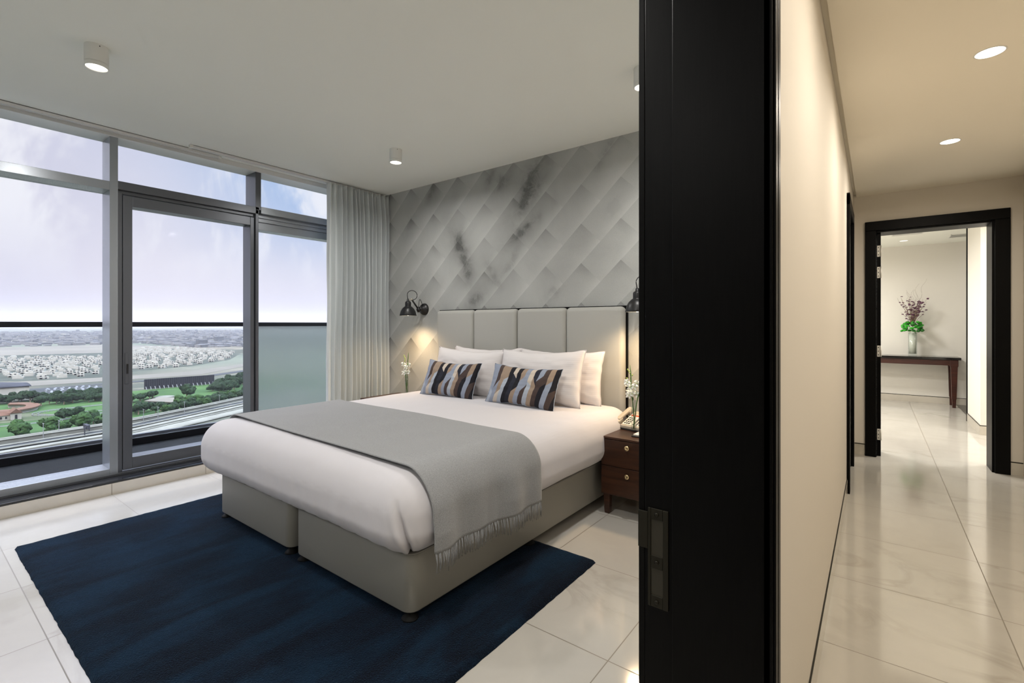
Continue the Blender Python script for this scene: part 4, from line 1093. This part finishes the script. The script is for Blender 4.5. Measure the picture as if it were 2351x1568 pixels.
for k in range(34): obox(b, o0 + d * (k * 3.1 + .5) + n * 2, d, n, .7, .7, GZ + 1, GZ + 17.5)
obj('ribs', b, M['greyroof'], sb)
b = B()
for k in range(17):
    q = o0 + d * (k * 6.2 + 2) + n * 3; b.tube([q + Vector((0, 0, GZ + 5)), q + n * 6 + Vector((0, 0, GZ + .5))], .6, 5, False)
obj('brace', b, M['post'], sb)
pv = thing('pavilion', (-785, 242, GZ), 'low pavilion with flat fawn roof beside the round tree', 'building')
b = B(); b.poly([(-802, 221), (-764, 238), (-792, 262), (-822, 240)], GZ, GZ + 4); obj('walls', b, M['villa_dark'], pv)
b = B(); b.poly([(-806, 218), (-760, 238), (-792, 266), (-828, 240)], GZ + 4, GZ + 5); obj('roof', b, flat('fawn_roof', srgb(158, 150, 136)), pv)
b = B(); b.lathe([(12, 0), (12.5, 2), (11.5, 2.2), (0.1, 2.2)], c=(-845, 253, GZ + 1), n=32, cap=False); obj('round_terrace', b, M['concrete'], pv)
ribbon('footpath', [(-770, 190), (-790, 210), (-818, 232), (-840, 245)], 3.2, GZ, GZ + .9, M['concrete'], 'narrow pale path crossing the green to the pavilion', 'path', False)

# villas
def villa_mesh(k):
    rnd = random.Random(100 + k); b = B()
    w_, d_ = rnd.uniform(11, 16), rnd.uniform(9, 12)
    b.box(-d_ / 2, d_ / 2, -w_ / 2, w_ / 2, 0, 4); b.box(-d_ / 2 + 1, d_ / 2 - 2.5, -w_ / 2 + (0 if k % 2 else 3), w_ / 2 - (3 if k % 2 else 0), 4, 8)
    b.box(-d_ / 2 + 3, d_ / 2 - 6, -2, 2.5, 8, 9.6)
    b.box(d_ / 2, d_ / 2 + 3.5, -w_ / 2 + 1, -w_ / 2 + 6, 3.4, 4.0)
    b.mi = 1
    for y in (-w_ / 4, w_ / 5): b.box(d_ / 2, d_ / 2 + .08, y - 1.7, y + 1.7, .6, 3.0); b.box(d_ / 2 - 2.5, d_ / 2 - 2.42, y - 1.5, y + 1.5, 4.9, 7.1)
    me = bpy.data.meshes.new('villa'); b.b.normal_update(); bmesh.ops.recalc_face_normals(b.b, faces=b.b.faces); b.b.to_mesh(me); b.b.free(); me.materials.append(M['villa']); me.materials.append(M['villa_dark']); return me
VM = [villa_mesh(k) for k in range(5)]
rnd = random.Random(21)
def inpoly(x_, y_, P_):
    c = False
    for i in range(len(P_)):
        (a, b_), (c_, d_) = P_[i], P_[i - 1]
        if (b_ > y_) != (d_ > y_) and x_ < (c_ - a) * (y_ - b_) / (d_ - b_) + a: c = not c
    return c
PL = [(-1378, 100), (-1290, 262), (-2050, 455), (-2300, 200)]
PR = [(-1380, 352), (-1440, 480), (-1600, 640), (-1900, 800), (-2450, 850), (-2750, 760), (-2350, 560), (-1700, 400)]
cand = []
x_ = -1290
while x_ > -2750:
    y_ = 100
    while y_ < 880:
        for tag_, P_ in (('L', PL), ('R', PR)):
            if inpoly(x_, y_, P_): cand.append((x_ + rnd.uniform(-5, 5), y_ + rnd.uniform(-3, 3), tag_))
        y_ += rnd.uniform(25, 38)
    x_ -= rnd.uniform(34, 50)
cand.sort(key=lambda c: c[0] ** 2 + c[1] ** 2)
near, rest = cand[:280], cand[280:]
for i, (x_, y_, tg) in enumerate(near):
    o = bpy.data.objects.new('villa', VM[rnd.randrange(5)]); COL.objects.link(o); o.location = (x_, y_, GZ); o.rotation_euler = (0, 0, rnd.choice([0, .2, -.25, PI / 2, PI]) + rnd.uniform(-.1, .1) - .2)
    if tg == 'L': setp(o, 'small white villa in the crowded rows seen through the left window pane', 'villa', 'villas seen through the left pane')
    else: setp(o, 'small white villa in the rows seen through the sliding glass door', 'villa', 'villas seen through the sliding door')
b = B()
for x_, y_, tg in rest:
    w_, d_ = rnd.uniform(6, 8.5), rnd.uniform(5, 7.5)
    b.box(x_ - d_, x_ + d_, y_ - w_, y_ + w_, GZ, GZ + 4); b.box(x_ - d_ + 1, x_ + d_ - 2.5, y_ - w_ + 2, y_ + w_ - 1, GZ + 4, GZ + 8.5)
setp(obj('villa_rows', b, M['villa']), 'distant rows of pale villas packed beyond the nearer ones', 'villas', None, 'stuff')
b = B()
for k in range(6200):
    dd = 2700 * (1 + rnd.random() ** 1.3 * 2.6); an = rnd.uniform(-.25, .62); x_ = -dd * math.cos(an); y_ = dd * math.sin(an)
    if -3300 < x_ < -1200 and 60 < y_ < 900: continue
    s_ = rnd.uniform(7, 22); b.mi = 0 if rnd.random() < .6 else 1
    b.box(x_ - s_, x_ + s_, y_ - s_, y_ + s_, GZ, GZ + rnd.uniform(5, 14) * (2.5 if rnd.random() < .02 else 1))
setp(obj('distant_city', b, [flat('far_city_pale', srgb(172, 168, 166), srgb(150, 148, 148), .01), flat('far_city_grey', srgb(130, 130, 134))]), 'hazy low buildings of the far city under the horizon', 'city', None, 'stuff')

# trees: crown of several swollen lobes on a trunk
def tree_mesh(k, m):
    rnd = random.Random(300 + k); b = B()
    for q in range(9):
        a = rnd.uniform(0, 2 * PI); rr = rnd.uniform(0, 3.6) if q else 0
        b.ball((rr * math.cos(a), rr * math.sin(a), 5.5 + rnd.uniform(-1.2, 2.4) - rr * .25), rnd.uniform(1.8, 3.2), (1, 1, .8), 3)
    for v in b.b.verts: v.co += Vector((noise.noise(v.co * 1.1), noise.noise(v.co * 1.1 + Vector((9, 0, 0))), noise.noise(v.co * 1.1 + Vector((0, 9, 0))))) * 1.3 + Vector((noise.noise(v.co * 3), noise.noise(v.co * 3 + Vector((9, 0, 0))), noise.noise(v.co * 3 + Vector((0, 9, 0))))) * .5
    b.mi = 1; b.tube([(0, 0, 0), (.1, 0, 3), (0, 0, 5)], [.5, .4, .3], 7)
    me = bpy.data.meshes.new('tree'); b.b.to_mesh(me); b.b.free(); me.materials.append(m); me.materials.append(M['twig']); return me
TM = [tree_mesh(k, M['treeleaf']) for k in range(4)] + [tree_mesh(9 + k, M['treeleaf2']) for k in range(3)]
def tree(x_, y_, s, label, grp, mi=None):
    o = bpy.data.objects.new('tree', TM[rnd.randrange(7) if mi is None else mi]); COL.objects.link(o); o.location = (x_, y_, GZ); o.scale = (s, s, s * rnd.uniform(.85, 1.1)); o.rotation_euler = (0, 0, rnd.uniform(0, 6)); setp(o, label, 'tree', grp)
tree(-817, 273, 2.3, 'big round dark tree standing alone on the green', None, 0)
PLANTED = [(-817, 273, 2.3)]
def belt(pts, n, wd, s0, s1, label, grp, mis=None):
    for k in range(n * 9):
        f = rnd.random() * (len(pts) - 1); i = int(f); f -= i
        x_ = pts[i][0] * (1 - f) + pts[i + 1][0] * f + rnd.uniform(-wd, wd); y_ = pts[i][1] * (1 - f) + pts[i + 1][1] * f + rnd.uniform(-wd, wd)
        s_ = rnd.uniform(s0, s1)
        if any((x_ - q[0]) ** 2 + (y_ - q[1]) ** 2 < (4.2 * (s_ + q[2])) ** 2 for q in PLANTED): continue
        PLANTED.append((x_, y_, s_)); tree(x_, y_, s_, label, grp, rnd.choice(mis) if mis else None)
belt([(-985, 70), (-965, 140), (-945, 205)], 110, 20, 1.0, 1.7, 'dense tree in the dark belt behind the stables', 'trees behind the stables', [0, 1, 2, 3])
belt([(-905, 140), (-895, 200)], 18, 12, 1.1, 1.6, 'tree between the stables and the green oval', 'trees by the oval', [0, 1, 2, 3])
belt([(-668, 84), (-668, 112), (-690, 140), (-715, 160)], 46, 11, 1.2, 2.0, 'leafy tree behind the viaduct in the left pane', 'trees along the viaduct, left pane', [4, 5, 6, 0])
belt([(-752, 128), (-758, 142)], 7, 6, 1.0, 1.4, 'tree inside the fenced green oval', 'trees inside the oval')
belt([(-838, 214), (-862, 245)], 16, 10, 1.0, 1.5, 'tree left of the pavilion', 'trees left of the pavilion', [0, 1, 5])
belt([(-748, 236), (-756, 262)], 9, 6, 1.2, 1.7, 'bright tree in front of the pavilion', 'trees in front of the pavilion', [4, 5, 6])
belt([(-735, 190), (-712, 222), (-728, 262), (-745, 300), (-775, 350)], 60, 11, 1.0, 1.5, 'tree in the belt along the viaduct seen through the door', 'trees along the viaduct, sliding door pane', [0, 1, 2, 3, 5])
belt([(-850, 330), (-930, 380), (-1000, 440)], 26, 16, 1.1, 1.8, 'dark tree at the far right edge of the green', 'trees right of the screen wall', [0, 1, 2, 3])
# parked cars
def car_bm():
    b = B(); b.box(-2.2, 2.2, -.95, .95, .3, 1.0); b.box(-1.2, 1.3, -.85, .85, 1.0, 1.6)
    me = bpy.data.meshes.new('parked_car'); bmesh.ops.recalc_face_normals(b.b, faces=b.b.faces); b.b.to_mesh(me); b.b.free(); me.materials.append(M['car']); return me
CM = car_bm()
for i in range(7):
    for j in range(13):
        if rnd.random() < .2 or (i > 0 and j < 5): continue
        o = bpy.data.objects.new('parked_car', CM); COL.objects.link(o); o.location = (-1048 - i * 11 + rnd.uniform(-.6, .6), 108 + j * 9 + i * 2.5 + rnd.uniform(-2, 2), GZ + .6); o.scale = (1.3, 1.3, 1.3)
        setp(o, 'pale parked car in the car park beyond the tree belt', 'car', 'cars in the car park')
# lamp posts on the highway
for k, (x_, y_) in enumerate([(-634, 92), (-640, 104), (-655, 190), (-672, 222), (-700, 272), (-650, 175)]):
    b = B(); b.tube([(x_, y_, GZ), (x_, y_, GZ + 16)], .28, 6, False); b.tube([(x_ - 3, y_, GZ + 16), (x_ + 3, y_, GZ + 16)], .25, 5, False)
    setp(obj('street_lamp', b, M['post']), 'tall thin lamp post beside the highway', 'street lamp', 'highway lamp posts')
b = B(); b.tube([(-618, 119, GZ), (-618, 119, GZ + 9), (-636, 126, GZ + 9), (-636, 126, GZ)], .5, 5, False); b.box(-634, -620, 121, 123.5, GZ + 7, GZ + 11)
setp(obj('sign_gantry', b, M['greyroof']), 'grey sign gantry over the highway at left', 'sign')

# haze over the plain
hz = bpy.data.materials.new('warm_haze'); hz.use_nodes = True; t = NT(hz.node_tree); hz.node_tree.nodes.clear()
out = t.new('ShaderNodeOutputMaterial'); vs = t.new('ShaderNodeVolumeScatter'); vs.inputs['Color'].default_value = (.075, .073, .078, 1); vs.inputs['Density'].default_value = .00040; vs.inputs['Anisotropy'].default_value = 0.0
t.l.new(vs.outputs[0], out.inputs['Volume'])
o = obj('haze', B().box(-15900, -61, -8900, 15900, GZ - 1, 260), hz); setp(o, 'thin dusty haze lying over the far city', 'haze', None, 'stuff')
